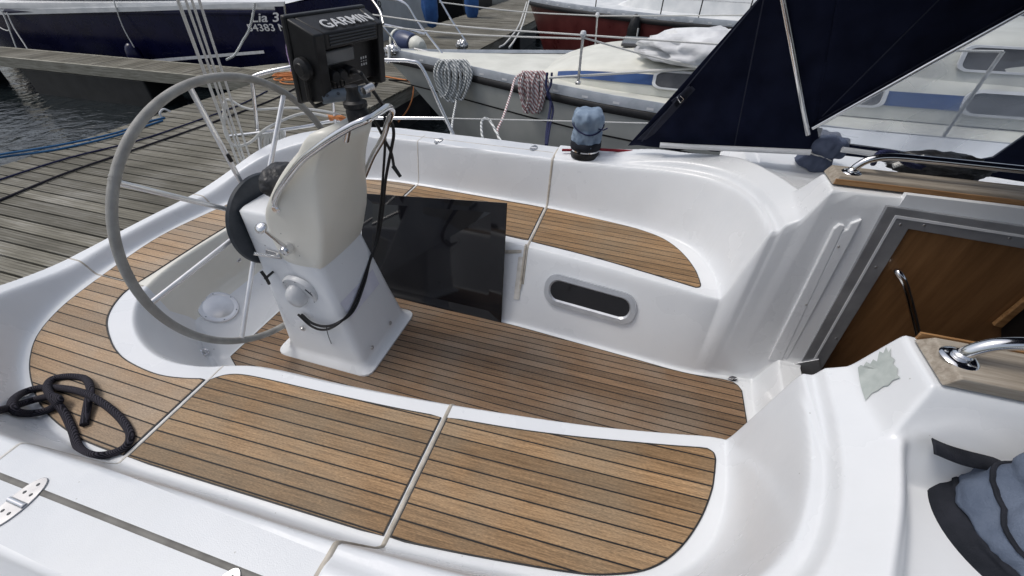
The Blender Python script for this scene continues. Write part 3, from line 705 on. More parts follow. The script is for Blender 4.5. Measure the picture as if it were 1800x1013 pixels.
sec = [(rect(-1.70, -1.10, .265, .265, .007), .06), (rect(-1.70, -1.10, .262, .262, .020), .06), (rect(-1.655, -1.135, .235, .235, .035), .05), (rect(-1.63, -1.15, .222, .222, .07), .045),
       (rect(-1.625, -1.185, .205, .205, .25), .045), (rect(-1.62, -1.24, .172, .172, .60), .04), (rect(-1.62, -1.27, .155, .155, .80), .035), (rect(-1.62, -1.28, .15, .15, .865), .035), (rect(-1.605, -1.295, .135, .135, .878), .03)]
PED = loft(sec, 'steering_pedestal', GEL, YACHT)
PED['label'] = 'white tapering steering pedestal on the cockpit sole'
# cream cowl: side profile lofted across
prof = [(-1.43, .605), (-1.36, .600), (-1.275, .610), (-1.235, .655), (-1.19, .76), (-1.13, .90), (-1.07, 1.04), (-1.01, 1.165), (-.975, 1.23), (-.985, 1.262), (-1.03, 1.270), (-1.10, 1.235), (-1.20, 1.165), (-1.30, 1.075), (-1.39, .975), (-1.45, .89), (-1.475, .80), (-1.475, .70), (-1.465, .625)]
cp = [(p.x, p.y) for p in crv([(a, b, 0) for a, b in prof], 3, closed=True)]
ccx = sum(a for a, b in cp) / len(cp); ccz = sum(b for a, b in cp) / len(cp)
rows = []
YK = [(.172, .0), (.172, .3), (.172, .6), (.1715, .80), (.169, .88), (.163, .94), (.152, .975), (.135, .995), (.10, 1.008), (.05, 1.016), (0, 1.018)]
for y, k in [(-a, b) for a, b in YK] + YK[-2::-1]:
    rows.append([Vector((ccx + (a - ccx) * k - .06 * (abs(y) / .172) ** 2.2 * min(1, max(0, (b - .66) / .30)) * min(1, max(0, (a + 1.17) / .13)) * k, y * (1.0 - .12 * max(0, (ccz + (b - ccz) * k - .9)) / .36), ccz + (b - ccz) * k)) for a, b in cp + cp[:1]])
mb = MB(); mb.grid(rows); COWL = mb.build('instrument_cowl', CREAM, PED, angle=70)
# white steering box behind the cowl
# guard rail
def gy(px, y): return at_y(px, y)
GR = crv([gy((487, 366), -.165), gy((484, 350), -.175), gy((500, 322), -.18), gy((530, 283), -.18), gy((570, 252), -.18), gy((610, 226), -.175), gy((645, 210), -.15)], 8)
mid = [at_y((666, 197), -.04), at_y((682, 188), .05), at_y((689, 196), .13)]
back = [at_y((682, 215), .165), at_y((672, 245), .17), at_y((655, 275), .17), at_y((640, 310), .17)]
mb = MB(); mb.tube(crv(GR[::6] + mid + back, 6), .0125, 14); RAIL = mb.build('guard_rail', CHROME, PED)
mb = MB(); mb.lathe([(.0, .0), (.019, 0), (.019, .02), (.012, .028), (0, .028)], GR[0] + Vector((0, .012, 0)), 20, Vector((0, -1, 0)).to_track_quat('Z', 'Y').to_matrix()); mb.build('rail_foot', CHROME, PED)
a = gy((612, 226), -.15); mb = MB(); mb.tube([a, gy((608, 247), -.14)], .011, 12); mb.build('rail_foot', CHROME, PED)
# black compass cover
def blob(name, c, r, m, parent, amp=.2, fr=6, seed=0, n=28, R=None, flat=None):
    mb = MB(); bm = bmesh.new(); bmesh.ops.create_icosphere(bm, subdivisions=4, radius=1)
    vs = []
    for v in bm.verts:
        d = v.co.normalized(); nz = noise.fractal(d * fr + Vector((seed, 0, 0)), 1, 2, 3); k = 1 + amp * (nz if amp < .2 else (.5 - 2.2 * abs(noise.noise(d * fr + Vector((seed, 0, 0)))) + .6 * (.3 - abs(noise.noise(d * fr * 2.3))))); p = Vector((d.x * r[0], d.y * r[1], d.z * r[2])) * k
        if flat is not None and p.z < flat: p.z = flat
        vs.append((R @ p if R else p) + Vector(c))
    fs = [[v.index for v in f.verts] for f in bm.faces]; bm.free(); mb.add(vs, fs); return mb.build(name, m, parent, angle=180)
cc = at_y((494, 316), -.02)
blob('compass_cover', cc, (.062, .10, .070), BLKLEATHER, PED, amp=.12, fr=2.2, R=Matrix.Rotation(math.radians(-48), 3, 'Y'))
# instrument disc and dome on the starboard face
def face_y(px, y=-.20): return at_y(px, y)
D0 = face_y((528, 512), -.188); DR = Matrix.Rotation(math.radians(9), 3, 'X') @ Matrix.Rotation(math.radians(90), 3, 'X')
mb = MB(); mb.lathe([(.0, .004), (.070, .004), (.074, .008), (.088, .008), (.093, .0), (.093, -.016)], D0, 44, DR); DISC = mb.build('vent_disc', PLASTICW, PED, angle=40)
DISC['label'] = 'round grey-white vent with a domed hood on the pedestal'
dome = [(.0, .060), (.026, .058), (.044, .046), (.052, .025), (.054, .0)]
mb = MB(); mb.lathe(dome, D0 + DR @ Vector((-.012, -.016, .004)), 30, DR, squash=lambda q, a, r, z: Vector((q.x * .85, q.y * 1.25, q.z))); mb.build('hood', PLASTICW, DISC, angle=80)
mb = MB(); mb.box(D0 + DR @ Vector((.060, .010, .0055)), (.006, .05, .003), DR @ Matrix.Rotation(.5, 3, 'Z')); mb.build('vent_slot', DGREY, DISC, smooth=False)
for k in range(6):
    q = DR @ Vector((.081 * math.cos(k * 1.047 + .3), .081 * math.sin(k * 1.047 + .3), .009)); mb = MB(); mb.lathe([(0, .001), (.0025, .001), (.003, 0)], D0 + q, 8, DR); mb.build('screw', DGREY, DISC)
bolt(at_y((532, 578), -.222), Vector((0, -1, .1)), .013, parent=PED); bolt(at_x((686, 568), -1.142), Vector((1, 0, .1)), .009, parent=PED); bolt(at_x((654, 611), -1.135), Vector((1, 0, .1)), .009, parent=PED)
for px in ((494, 411), (524, 433), (527, 450), (466, 432)):
    mb = MB(); mb.lathe([(0, .0015), (.0025, .001), (.003, 0)], at_y(px, -.171), 8, DR); mb.build('screw', DGREY, PED)
def fwd_face(p, off=0):     # pedestal forward face plane
    n = Vector((.35, 0, .0575 + .02)).normalized(); return at_pl(p, Vector((-1.205, 0, .38)) + n * off, n)
q = [fwd_face(p, .004) for p in ((598, 533), (655, 473), (667, 499), (616, 560))]
mb = MB(); mb.add(q, [(0, 1, 2, 3)]); mb.build('faded_label', STICKER, PED, smooth=False)
# throttle lever, second lever, black T handle
a, b = at_y((505, 437), -.19), at_y((459, 401), -.30)
mb = MB(); mb.tube([a, a.lerp(b, .9)], [.009, .006], 12); mb.lathe([(0, -.03), (.02, -.026), (.026, 0), (.02, .026), (0, .03)], a, 20, DR); LEV = mb.build('throttle_lever', CHROME, PED)
blob('lever_knob', b, (.024, .024, .015), CHROME, LEV, amp=.05, R=Matrix.Rotation(.6, 3, 'X'))
a, b = at_y((492, 452), -.175), at_y((446, 446), -.24)
mb = MB(); mb.tube([a, b], .0075, 12); mb.build('shift_lever', CHROME, PED)
mb = MB(); mb.prism([at_y(p, -.172) for p in ((468, 438), (492, 445), (496, 455), (470, 450))], (0, -.006, 0)); mb.build('lever_plate', STEEL, PED, smooth=False)
mb = MB(); a = at_y((480, 478), -.175); b = at_y((466, 490), -.24); mb.tube([a, b], .006, 8); mb.tube([at_y((459, 477), -.24), at_y((468, 489), -.245), at_y((473, 499), -.24)], .0075, 8); mb.build('latch_handle', BLACKP, PED)
# black brake disc and hub behind the wheel
WC = Vector((-1.671, 0, .740)); WR = .617
RY = Matrix.Rotation(math.radians(90), 3, 'Y')
mb = MB(); mb.lathe([(.0, -.005), (.205, -.005), (.218, .0), (.223, .008), (.218, .02), (.205, .024), (.0, .024)], WC + Vector((.02, .0, 0)), 64, RY); BD = mb.build('drive_disc', DGREY, PED, angle=40)
mb = MB(); mb.lathe([(.06, 0), (.06, .03), (.0, .03)], WC + Vector((.02, 0, 0)), 30, RY); mb.build('disc_boss', DGREY, PED)
# wheel
WHEEL = empty('steering_wheel', WC); WHEEL.parent = YACHT; WHEEL['label'] = 'large grey leather-wrapped steering wheel'
def wp(p): return Vector(p) - WC
mb = MB(); rim = [Vector((0, WR * math.cos(2 * math.pi * k / 160), WR * math.sin(2 * math.pi * k / 160))) for k in range(160)]
mb.tube(rim, .0165, 16, closed=True); mb.build('rim', LEATHER, WHEEL, angle=180)
for ad in (5, 50.5, 95, 139, 183.5, 229.5, 275, 320):
    a = math.radians(ad); d = Vector((0, math.cos(a), math.sin(a)))
    mb = MB(); mb.tube([d * .04 + Vector((-.02, 0, 0)), d * .14 + Vector((-.015, 0, 0)), d * (WR - .012)], .0112, 12); mb.build('spoke', SPOKEM, WHEEL)
mb = MB(); mb.lathe([(0, -.045), (.035, -.045), (.055, -.025), (.055, .005), (0, .005)], (0, 0, 0), 28, RY); mb.build('hub', CHROME, WHEEL)
for ad in (138, 5, 270):
    a = math.radians(ad); c = Vector((0, WR * math.cos(a), WR * math.sin(a))); t = Vector((0, -math.sin(a), math.cos(a)))
    mb = MB(); mb.tube([c - t * .010, c - t * .003], .0178, 16); mb.tube([c + t * .003, c + t * .010], .0178, 16); mb.build('stitched_band', LEATHER, WHEEL)
mb = MB(); a = math.radians(95); d = Vector((0, math.cos(a), math.sin(a))); mb.tube([d * .30, d * .335], .0085, 12); mb.build('tape_band', BLACKP, WHEEL)

# ------------------------------------------------------------------ winches (parts) and covers (things)
def winch(c, r=.075, h=.16):
    mb = MB(); mb.lathe([(r * 1.15, 0), (r * 1.15, .018), (r * .95, .03), (r * .9, .045), (r * .68, .06), (r * .62, h * .6), (r * .75, h * .8), (r * .85, h * .86), (r * .8, h), (0, h)], c, 32)
    return mb.build('winch', STEEL, YACHT)
PW = Vector((-.275, 1.19, hxy(-.275, 1.19)))
mb = MB(); mb.lathe([(.088, -.01), (.088, .020), (.078, .030), (0, .030)], PW, 32); mb.build('winch_base', BLACKP, YACHT)
mb = MB(); mb.lathe([(.080, .030), (.091, .032), (.091, .040), (.080, .042)], PW, 40); mb.build('winch_ring', CHROME, YACHT)
winch(PW, .07, .15)
def crease(q, a, r, z, amp, seed):
    p = Vector((math.cos(a) * 1.6 + z * 3, math.sin(a) * 1.6, z * 9 + seed)); n1_ = noise.noise(p * 1.3); n2_ = noise.noise(p * 3.1 + Vector((7, 1, 2)))
    return 1 + amp * ((1 - abs(n1_) * 2.6) * .7 + (1 - abs(n2_) * 2.4) * .35 - .55)
def fold(amp, k, seed, lo=0, hi=1):
    def f(q, a, r, z):
        s = 1 + amp * (math.sin(a * k + seed + z * 25) * .4 + noise.noise(Vector((math.cos(a) * 2.5, math.sin(a) * 2.5, z * 14 + seed))) * 1.3)
        s *= crease(q, a, r, z, amp * 1.1, seed)
        return Vector((q.x * s, q.y * s, q.z + noise.noise(Vector((q.x * 24, q.y * 24, seed))) * amp * .16))
    return f
C1 = empty('winch_cover', PW, 'light blue cloth cover tied round the winch on the far coaming', 'winch cover')
def rel(o, c):  # move mesh origin so that parts sit under an Empty at c
    o.data.transform(Matrix.Translation(-Vector(c)))
prof = [(.083, .04), (.086, .065), (.087, .09), (.088, .115), (.090, .14), (.084, .165), (.090, .19), (.095, .215), (.092, .240), (.080, .257), (.05, .266), (0, .264)]
prof = [(a, b) for a, b in [(p.x, p.y) for p in crv([(a, b, 0) for a, b in prof], 4)]]
mb = MB(); mb.lathe(prof, PW, 64, squash=fold(.085, 7, 1.3)); o = mb.build('cover_cloth', COVERL, C1, angle=180); rel(o, PW)
mb = MB(); mb.lathe([(.092, .044), (.0935, .060), (.0935, .082), (.091, .086)], PW, 48, squash=fold(.02, 5, 2)); o = mb.build('cover_band', DARKBAND, C1, angle=180); rel(o, PW)
mb = MB(); mb.tube([PW + Vector((.093 * math.cos(a), .093 * math.sin(a), .165 + .018 * math.sin(a * 2 + 1))) for a in [2 * math.pi * k / 40 for k in range(40)]], .0042, 8, closed=True)
kq = PW + Vector((.07, -.062, .18)); mb.tube([kq, kq + Vector((.03, -.01, .0)), kq + Vector((.05, 0, .01))], .004, 6); o = mb.build('tie_cord', ROPEN, C1); rel(o, PW)
# red line led to that winch
lp = crv([at_z((988, 264), .79), at_z((1010, 264), .79), at_z((1035, 262), .79), at_z((1052, 258), .80), PW + Vector((.09, 0, .04)), PW + Vector((.15, .03, .03)), PW + Vector((.45, .10, .02)), PW + Vector((.8, .12, .0))], 6)
mb = MB(); mb.tube(lp, .0085, 8); tag(mb.build('rope', ROPER, None), 'dark red line lying round the foot of the far covered winch', 'rope')

FWb = at_h((1425, 292)); FW = Vector((FWb.x, FWb.y, hxy(FWb.x, FWb.y)))
winch(FW, .055, .11)
C2 = empty('winch_cover', FW, 'dark grey-blue winch cover gathered by a cord like a mushroom, beside the far teak pad', 'winch cover')
TL = Matrix.Rotation(math.radians(14), 3, 'Y')
prof = [(.088, .0), (.082, .02), (.072, .045), (.060, .068), (.058, .075), (.078, .09), (.090, .11), (.092, .135), (.082, .160), (.055, .174), (0, .178)]
prof = [(p.x, p.y) for p in crv([(a, b, 0) for a, b in prof], 4)]
mb = MB(); mb.lathe(prof, FW + Vector((0, 0, .0)), 64, TL, squash=fold(.09, 8, 4.1)); o = mb.build('cover_cloth', COVERD, C2, angle=180); rel(o, FW)
mb = MB(); mb.tube([FW + TL @ Vector((.063 * math.cos(a), .063 * math.sin(a), .072 + .006 * math.sin(3 * a))) for a in [2 * math.pi * k / 40 for k in range(40)]], .0035, 6, closed=True); o = mb.build('tie_cord', ROPEW, C2); rel(o, FW)

NWx = at_z((1852, 930), .92); NW = Vector((NWx.x, NWx.y, .845))
winch(NW, .07, .13)
C3 = empty('winch_cover', NW, 'big slate-blue winch cover with charcoal band and loose strap in the near right corner', 'winch cover')
def big(q, a, r, z):
    s = 1 + .05 * math.sin(a * 5 + z * 30) * (z > .05) + .10 * noise.noise(Vector((math.cos(a) * 1.8, math.sin(a) * 1.8, z * 11 + 3))) * (z > .04)
    return Vector((q.x * s, q.y * s, q.z))
TB = Matrix.Rotation(math.radians(0), 3, 'Y')
prof = [(.156, .0), (.159, .010), (.147, .035), (.134, .056)]
mb = MB(); mb.lathe([(p.x, p.y) for p in crv([(a, b, 0) for a, b in prof], 4)], NW, 72, TB, squash=big); o = mb.build('cover_band', DARKBAND, C3, angle=180); rel(o, NW)
prof = [(.134, .054), (.130, .075), (.120, .10), (.112, .125), (.100, .15), (.104, .17), (.100, .20), (.080, .225), (.05, .237), (0, .24)]
mb = MB(); mb.lathe([(p.x, p.y) for p in crv([(a, b, 0) for a, b in prof], 4)], NW, 96, TB, squash=fold(.075, 6, 7.7)); o = mb.build('cover_cloth', COVERN, C3, angle=180); rel(o, NW)
FN = fold(.075, 6, 7.7); pp_ = []
for k in range(60):
    a_ = 2 * math.pi * k / 60; z_ = .098 + .030 * math.sin(a_ - .6); r_ = float(np.interp(z_, [.054, .075, .10, .125, .15], [.134, .130, .120, .112, .100])) + .002
    pp_.append(NW + FN(Vector((r_ * math.cos(a_), r_ * math.sin(a_), z_)), a_, r_, z_))
mb = MB(); mb.tube(pp_, .0045, 8, closed=True); o = mb.build('piping', DARKBAND, C3); rel(o, NW)
sp = [at_z((1768, 820), .95), at_z((1735, 814), .955), at_z((1700, 806), .965), at_z((1668, 796), .975), at_z((1640, 784), .985)]
sp = crv(sp, 6); rows = []
for i, p in enumerate(sp):
    t = i / (len(sp) - 1); wv = .015 + .009 * t; d = Vector((.35, .9, .15 * math.sin(t * 5))).normalized()
    rows.append([p - d * wv, p + Vector((0, 0, .004 * math.sin(t * 9))), p + d * wv])
mb = MB(); mb.grid(rows); o = mb.build('strap', DARKBAND, C3, solid=.003); rel(o, NW)

# ------------------------------------------------------------------ chart plotter
PC = Vector((-1.051, .092, 1.455)); pa, ptl = .178, -.185
pb = Vector((math.cos(pa) * math.cos(ptl), -math.sin(pa) * math.cos(ptl), math.sin(ptl))); pw = Vector((math.sin(pa), math.cos(pa), 0)); pu = pb.cross(pw)
def pl(b, w_, u): return PC + pb * b + pw * w_ + pu * u
def plo(b, w_, u): return pl(b, w_, u) - PC
PLOT = empty('chart_plotter', PC, 'black chart plotter seen from behind on a grey bracket above the wheel pedestal', 'chart plotter')
def pbox(mb, b0, b1, w0, w1, u0, u1, w0b=None, w1b=None, u0b=None, u1b=None):
    """tapered box between b0 (screen side) and b1 (camera side)"""
    W0 = w0 if w0b is None else w0b; W1 = w1 if w1b is None else w1b; U0 = u0 if u0b is None else u0b; U1 = u1 if u1b is None else u1b
    vs = [plo(b0, w0, u0), plo(b0, w1, u0), plo(b0, w1, u1), plo(b0, w0, u1), plo(b1, W0, U0), plo(b1, W1, U0), plo(b1, W1, U1), plo(b1, W0, U1)]
    mb.add(vs, [(0, 1, 2, 3), (7, 6, 5, 4), (0, 4, 5, 1), (1, 5, 6, 2), (2, 6, 7, 3), (3, 7, 4, 0)])
# hooded sun cover: frame with open middle at the back
mb = MB()
pbox(mb, -.065, -.045, -.178, .178, -.134, .134)
mb.build('screen_bezel', BLACKP, PLOT, bevel=.006)
mb = MB(); pbox(mb, -.046, .050, -.172, -.142, -.128, .128, -.160, -.118, -.100, .104); pbox(mb, -.046, .050, .142, .172, -.128, .128, .128, .160, -.100, .104)
pbox(mb, -.046, .050, -.142, .142, .10, .128, -.118, .128, .055, .104); mb.build('sun_hood', BLACKP, PLOT, bevel=.005)
mb = MB(); pbox(mb, -.047, .016, -.14, .14, -.085, .11); o = mb.build('rear_housing', BLACKP, PLOT, bevel=.008)
GLS = noisy(mat('grey_heatsink', (.10, .105, .11), .3), (.08, .085, .09), (.13, .135, .14), 10)
mb = MB(); pbox(mb, .014, .026, -.11, .03, -.004, .042); mb.build('heat_sink', GLS, PLOT, bevel=.006)
mb = MB()
for k in range(4): pbox(mb, .050, .0525, -.10, .115, .066 + k * .009, .070 + k * .009)
mb.build('hood_ribs', DGREY, PLOT, smooth=False)
RB = pb.to_track_quat('Z', 'Y').to_matrix()
for i, wv in enumerate((-.085, -.050, -.008)):
    mb = MB(); mb.lathe([(0, .03), (.017, .03), (.020, .024), (.020, 0)], plo(.014, wv, -.036), 20, RB)
    if i < 2: mb.tube([plo(.03, wv - .010, -.05), plo(.034, wv - .008, -.085), plo(.034, wv + .008, -.085), plo(.03, wv + .010, -.05)], .0032, 6)
    mb.build('connector_cap', BLACKP, PLOT, angle=40)
ICON = noisy(mat('white_print', (.6, .6, .6), .5), (.5, .5, .5), (.65, .65, .65), 9)
mb = MB()
for i in range(3):
    for j in range(2): pbox(mb, .0158, .0168, .066 + i * .012, .072 + i * .012, -.012 - j * .022, -.004 - j * .022)
    pbox(mb, .0158, .0168, .066 + i * .012, .072 + i * .012, -.020 - .0, -.018)
mb.build('port_icons', ICON, PLOT, smooth=False)
WS = (-pw).to_track_quat('Z', 'Y').to_matrix()
mb = MB(); mb.lathe([(0, .022), (.026, .022), (.034, .016), (.035, 0)], plo(-.004, -.168, -.005), 28, WS); mb.lathe([(0, .026), (.018, .026), (.02, .022)], plo(-.004, -.168, -.005), 24, WS); mb.build('mount_knob', BLACKP, PLOT, angle=40)
mb = MB(); mb.lathe([(0, .022), (.03, .022), (.034, .012), (.034, 0)], plo(-.004, .168, -.01), 28, pw.to_track_quat('Z', 'Y').to_matrix()); mb.build('mount_knob', BLACKP, PLOT, angle=40)
mb = MB(); mb.tube([plo(.0, w_, u) for w_, u in ((-.178, 0), (-.178, -.10), (-.16, -.13), (.15, -.13), (.185, -.10), (.185, 0))], .007, 8); mb.build('yoke', BLACKP, PLOT)
txd = plo(.054, -.088, .0)
n_ = (plo(.050, 0, .104) - plo(-.046, 0, .128)).normalized()
upd = -n_   # lettering's upward direction runs toward the screen side, on the sloping top
top_n = pw.cross(n_)
o = text('brand_lettering', 'GARMIN', pl(.036, -.095, .113), pw, upd, .060, ICON, PLOT, bold=.0005)
o.data.transform(Matrix.Translation(-PC))
# grey swivel arm and RAM style clamp
a1, a2 = at_y((565, 172), -.06), at_y((648, 160), .07)
mb = MB(); mb.tube([a1 - PC, a2 - PC], .021, 20); o = mb.build('bracket_tube', BGREY, PLOT, angle=40)
for t in (.12, .35, .85):
    mb = MB(); mb.lathe([(0, .003), (.005, .003), (.006, 0)], a1.lerp(a2, t) - PC + Vector((.012, -.014, .010)), 10, Vector((.5, -.6, .6)).to_track_quat('Z', 'Y').to_matrix()); mb.build('bolt', DGREY, PLOT)
cr = at_y((632, 214), -.11) + Vector((0, 0, .045))
mb = MB(); mb.lathe([(.030, -.05), (.036, -.045), (.036, -.01), (.032, 0), (.038, .004), (.038, .018), (.026, .024), (.018, .05), (.022, .065), (0, .07)], cr - PC, 24); mb.build('rail_clamp', BLACKP, PLOT, angle=40)
mb = MB(); mb.tube([cr - PC + Vector((.02, .03, .045)), cr - PC + Vector((.03, .07, .05))], .012, 10); mb.build('clamp_knob', STEEL, PLOT)

# cables
def cable(name, pts, r, label, m=BLACKP, k=8):
    mb = MB(); mb.tube(crv(pts, k), r, 10); return tag(mb.build(name, m, None), label, 'cable')
CA = [pl(.04, -.008, -.036), at_y((632, 128), -.05), at_y((645, 145), .0), at_y((668, 178), .10), at_y((684, 205), .16), at_y((692, 232), .19), at_y((688, 262), .20), at_y((678, 315), .205), at_y((672, 375), .20), at_y((663, 425), .19)]
fa = [fwd_face((650, 460), .012), fwd_face((640, 500), .012), fwd_face((622, 545), .012), fwd_face((597, 566), .012)]
cable('power_cable', CA + fa + [at_y((572, 574), -.225), at_y((548, 568), -.225), at_y((530, 553), -.21)], .0068, 'black cable looping from the plotter sockets down to the pedestal vent')
CB = [at_y((676, 205), .17), at_y((677, 250), .20), at_y((674, 300), .21), at_y((669, 360), .205), at_y((660, 425), .19)]
fb = [fwd_face((652, 452), .014), fwd_face((634, 505), .014), fwd_face((615, 548), .014), fwd_face((592, 571), .014)]
cable('network_cable', CB + fb + [at_y((570, 580), -.228), at_y((548, 574), -.228), at_y((524, 553), -.21)], .006, 'thinner black cable behind the first, lying against the pedestal front')
cc_ = [at_y((652, 205), .12), at_y((664, 222), .15), at_y((677, 248), .18), at_y((688, 270), .20), at_y((693, 297), .20)]
o = cable('loose_cable', cc_, .0065, 'short black cable with a loose plug hanging beside the cream cowl')
mb = MB(); a = at_y((691, 292), .20); b = at_y((704, 311), .19); mb.tube([a, a.lerp(b, .5), b], [.010, .009, .008], 10); mb.build('plug', BLACKP, o)
mb = MB(); mb.tube(crv([fwd_face((573, 572), .006), fwd_face((577, 590), .006), at_y((583, 606), -.20)], 5), .0018, 6); mb.tube([at_y((583, 604), -.20), at_y((584, 608), -.20)], .005, 6); tag(mb.build('cable_tie', BLACKP, None), 'thin black cable tie end dangling on the pedestal', 'cable tie')

# ------------------------------------------------------------------ smoked acrylic board leaning on the far bench
bt0, bt1 = at_y((636, 340), .61), at_y((891, 357), .535); bb1 = at_z((879, 571), .012)
dwn = bb1 - bt1; bb0 = bt0 + dwn; bb0.z = .012
bb0.x = bt0.x + .0; bb0.y = .355; bb1.y = max(bb1.y, .335)
mb = MB(); nB = (bt1 - bt0).cross(bb0 - bt0).normalized(); mb.prism([bt0, bt1, bb1, bb0], nB * .008); tag(mb.build('washboard', ACR2, None, smooth=False, bevel=.0015), 'glossy smoked acrylic washboard leaning on the far bench behind the pedestal', 'washboard')

# ------------------------------------------------------------------ dark rope on the near stern seat
rp = [(-30, 722, 0), (-5, 722, 0), (25, 714, 0), (60, 703, .01), (92, 697, .028), (104, 706, .026), (84, 721, .004), (52, 727, 0), (26, 722, .012), (22, 706, .018), (40, 691, .004), (72, 682, 0), (112, 683, .012), (150, 692, .026), (185, 712, .012), (214, 738, .0), (229, 765, 0), (219, 787, 0), (190, 799, 0), (160, 800, 0), (138, 786, 0), (127, 755, 0), (112, 724, .004), (92, 700, .030), (83, 681, .022), (92, 667, .004), (120, 662, 0), (149, 666, .0), (159, 684, .02), (154, 712, .012), (148, 747, .002)]
def rope_pt(a, b, c):
    q = at_h((a, b)); d = ray(a, b).normalized(); return q - d * ((.0125 + c) / max(.35, -d.dot(hn(q.x, q.y))))
P = crv([rope_pt(a, b, c) for a, b, c in rp], 7)
mb = MB(); mb.tube(P, .0125, 14); tag(mb.build('rope', ROPEK, None), 'thick black braided rope lying in loops on the near stern seat', 'rope')

# ------------------------------------------------------------------ stern pushpit, lifeline, backstay tackle
PUSH = []
def rails(pts, r, name='pushpit_rail', label=None):
    mb = MB(); mb.tube(crv(pts, 6), r, 12); o = mb.build(name, CHROME, YACHT)
    if label: o['label'] = label
    return o
rails([at_y((459, 288), 1.0), at_y((445, 160), 1.02), at_y((441, 142), 1.03), at_y((455, 131), 1.06), at_y((512, 118), 1.18), at_y((560, 112), 1.3), at_y((640, 106), 1.42), at_y((690, 106), 1.47), at_y((722, 108), 1.49), at_y((742, 120), 1.5), at_y((775, 190), 1.5), at_y((803, 250), 1.5)], .0125, label='steel pushpit hoop at the far stern corner')
rails([at_y((400, 240), .95), at_y((470, 232), 1.0), at_y((540, 222), 1.2), at_y((590, 212), 1.35), at_y((660, 208), 1.42), at_y((782, 208), 1.5)], .011, label='lower pushpit rail')
rails([at_y((595, 270), 1.3), at_y((583, 160), 1.3), at_y((578, 112), 1.3)], .011)
rails([at_y((498, 285), 1.1), at_y((500, 230), 1.1)], .010)
mb = MB(); mb.tube([at_y((782, 208), 1.5), at_y((960, 212), 1.62), at_y((1150, 217), 1.72)], .004, 8); LIF = mb.build('lifeline', ROPEW, YACHT)
def rope(name, pts, r, m, label, k=6, group=None, n=8):
    mb = MB(); mb.tube(crv(pts, k), r, n); return tag(mb.build(name, m, None), label, 'rope', group)
bs = [((308, -12), (425, 305), .012, 'leftmost white backstay tackle line at the stern'), ((322, -12), (432, 302), .009, 'second white backstay tackle line from the left at the stern'), ((333, -12), (436, 300), .009, 'third white backstay tackle line from the left at the stern'), ((346, -12), (446, 298), .009, 'rightmost white backstay tackle line at the stern')]
for (a, b, r, lb) in bs:
    rope('backstay_line', [at_y(a, .62), at_y(((a[0] + b[0]) / 2, (a[1] + b[1]) / 2), .78), at_y(b, .93)], r * .75, ROPEW, lb, group='white tackle lines at the stern')
rope('rope', [at_y((392, 195), .9), at_y((400, 175), .95), at_y((440, 152 + 40), 1.0), at_y((520, 190), 1.15), at_y((590, 200), 1.3), at_y((612, 215), 1.35)], .008, ROPEW, 'thin white rope arching over the stern rail')
rope('rope', [at_y((395, 180), .9), at_y((395, 230), .9), at_y((412, 256), .9), at_y((440, 250), .95), at_y((470, 225), 1.0), at_y((530, 200), 1.2), at_y((580, 205), 1.3)], .010, ROPEW, 'white rope sagging in a loop behind the top of the wheel')
# bunch of white rope hung on the pushpit
mb = MB()
for k in range(8):
    xo = 462 + k * 4; w_ = 14 + 3 * math.sin(k * 2.1); l_ = 50 + 9 * math.sin(k * 3.3)
    mb.tube(crv([at_y((xo, 232), 1.04), at_y((xo - w_ * .5, 232 + l_ * .4), 1.03 + .01 * k), at_y((xo, 232 + l_), 1.05), at_y((xo + w_ * .7, 232 + l_ * .5), 1.06), at_y((xo + 6, 231), 1.05)], 6, closed=True), .009, 7, closed=True)
tag(mb.build('rope_coil', ROPEW, None), 'white rope coiled and hung on the stern rail right of the tackle', 'rope coil')
mb = MB(); mb.tube(crv([at_y((575, 204), 1.30), at_y((592, 208), 1.29), at_y((608, 213), 1.30), at_y((618, 218), 1.32)], 4), .012, 8); mb.tube(crv([at_y((580, 210), 1.30), at_y((600, 205), 1.29), at_y((612, 214), 1.30)], 4), .011, 8); tag(mb.build('rope', ROPEO, None), 'orange rope end knotted round the stern rail', 'rope')

# ------------------------------------------------------------------ sprayhood
SQ, SN = Vector((.5, 1.17, .9)), Vector((0, 1, .28)).normalized()
def sp_(p, off=0.0): return at_pl(p, SQ - SN * off, SN)
HOOD = empty('sprayhood', sp_((1425, 230)), 'navy canvas sprayhood with a clear side window standing over the far coaming', 'sprayhood')
HO = HOOD.location.copy()
def hood_grid(bot, top, nu, nv, wr, name, m, parent=HOOD, solid=.003):
    """bot/top: lists of pixels of the two edges"""
    B = crv([sp_(p) for p in bot], nu); T = crv([sp_(p) for p in top], nu); n = min(len(B), len(T)); rows = []
    for j in range(nv + 1):
        t = j / nv; row = []
        for i in range(n):
            p = B[i].lerp(T[i], t); k = math.sin(math.pi * min(1, max(0, i / (n - 1))))
            p = p - SN * wr * (noise.noise(Vector((p.x * 3.5, p.z * 2.0, 1))) + .5 * noise.noise(Vector((p.x * 9 + p.z * 4, p.z * 3, 5)))) * k
            row.append(p - HO)
        rows.append(row)
    mb = MB(); mb.grid(rows); return mb.build(name, m, parent, angle=180, solid=solid)
hood_grid([(1104, 256), (1150, 258), (1250, 262), (1340, 264), (1428, 268)], [(1380, -55), (1400, -55), (1420, -55), (1450, -55), (1480, -55)], 8, 40, .075, 'side_canvas', CANVAS)
hood_grid([(1428, 226), (1500, 184), (1600, 128), (1700, 74), (1850, -8)], [(1478, -60), (1560, -60), (1660, -60), (1760, -60), (1900, -60)], 8, 20, .03, 'upper_canvas', CANVAS)
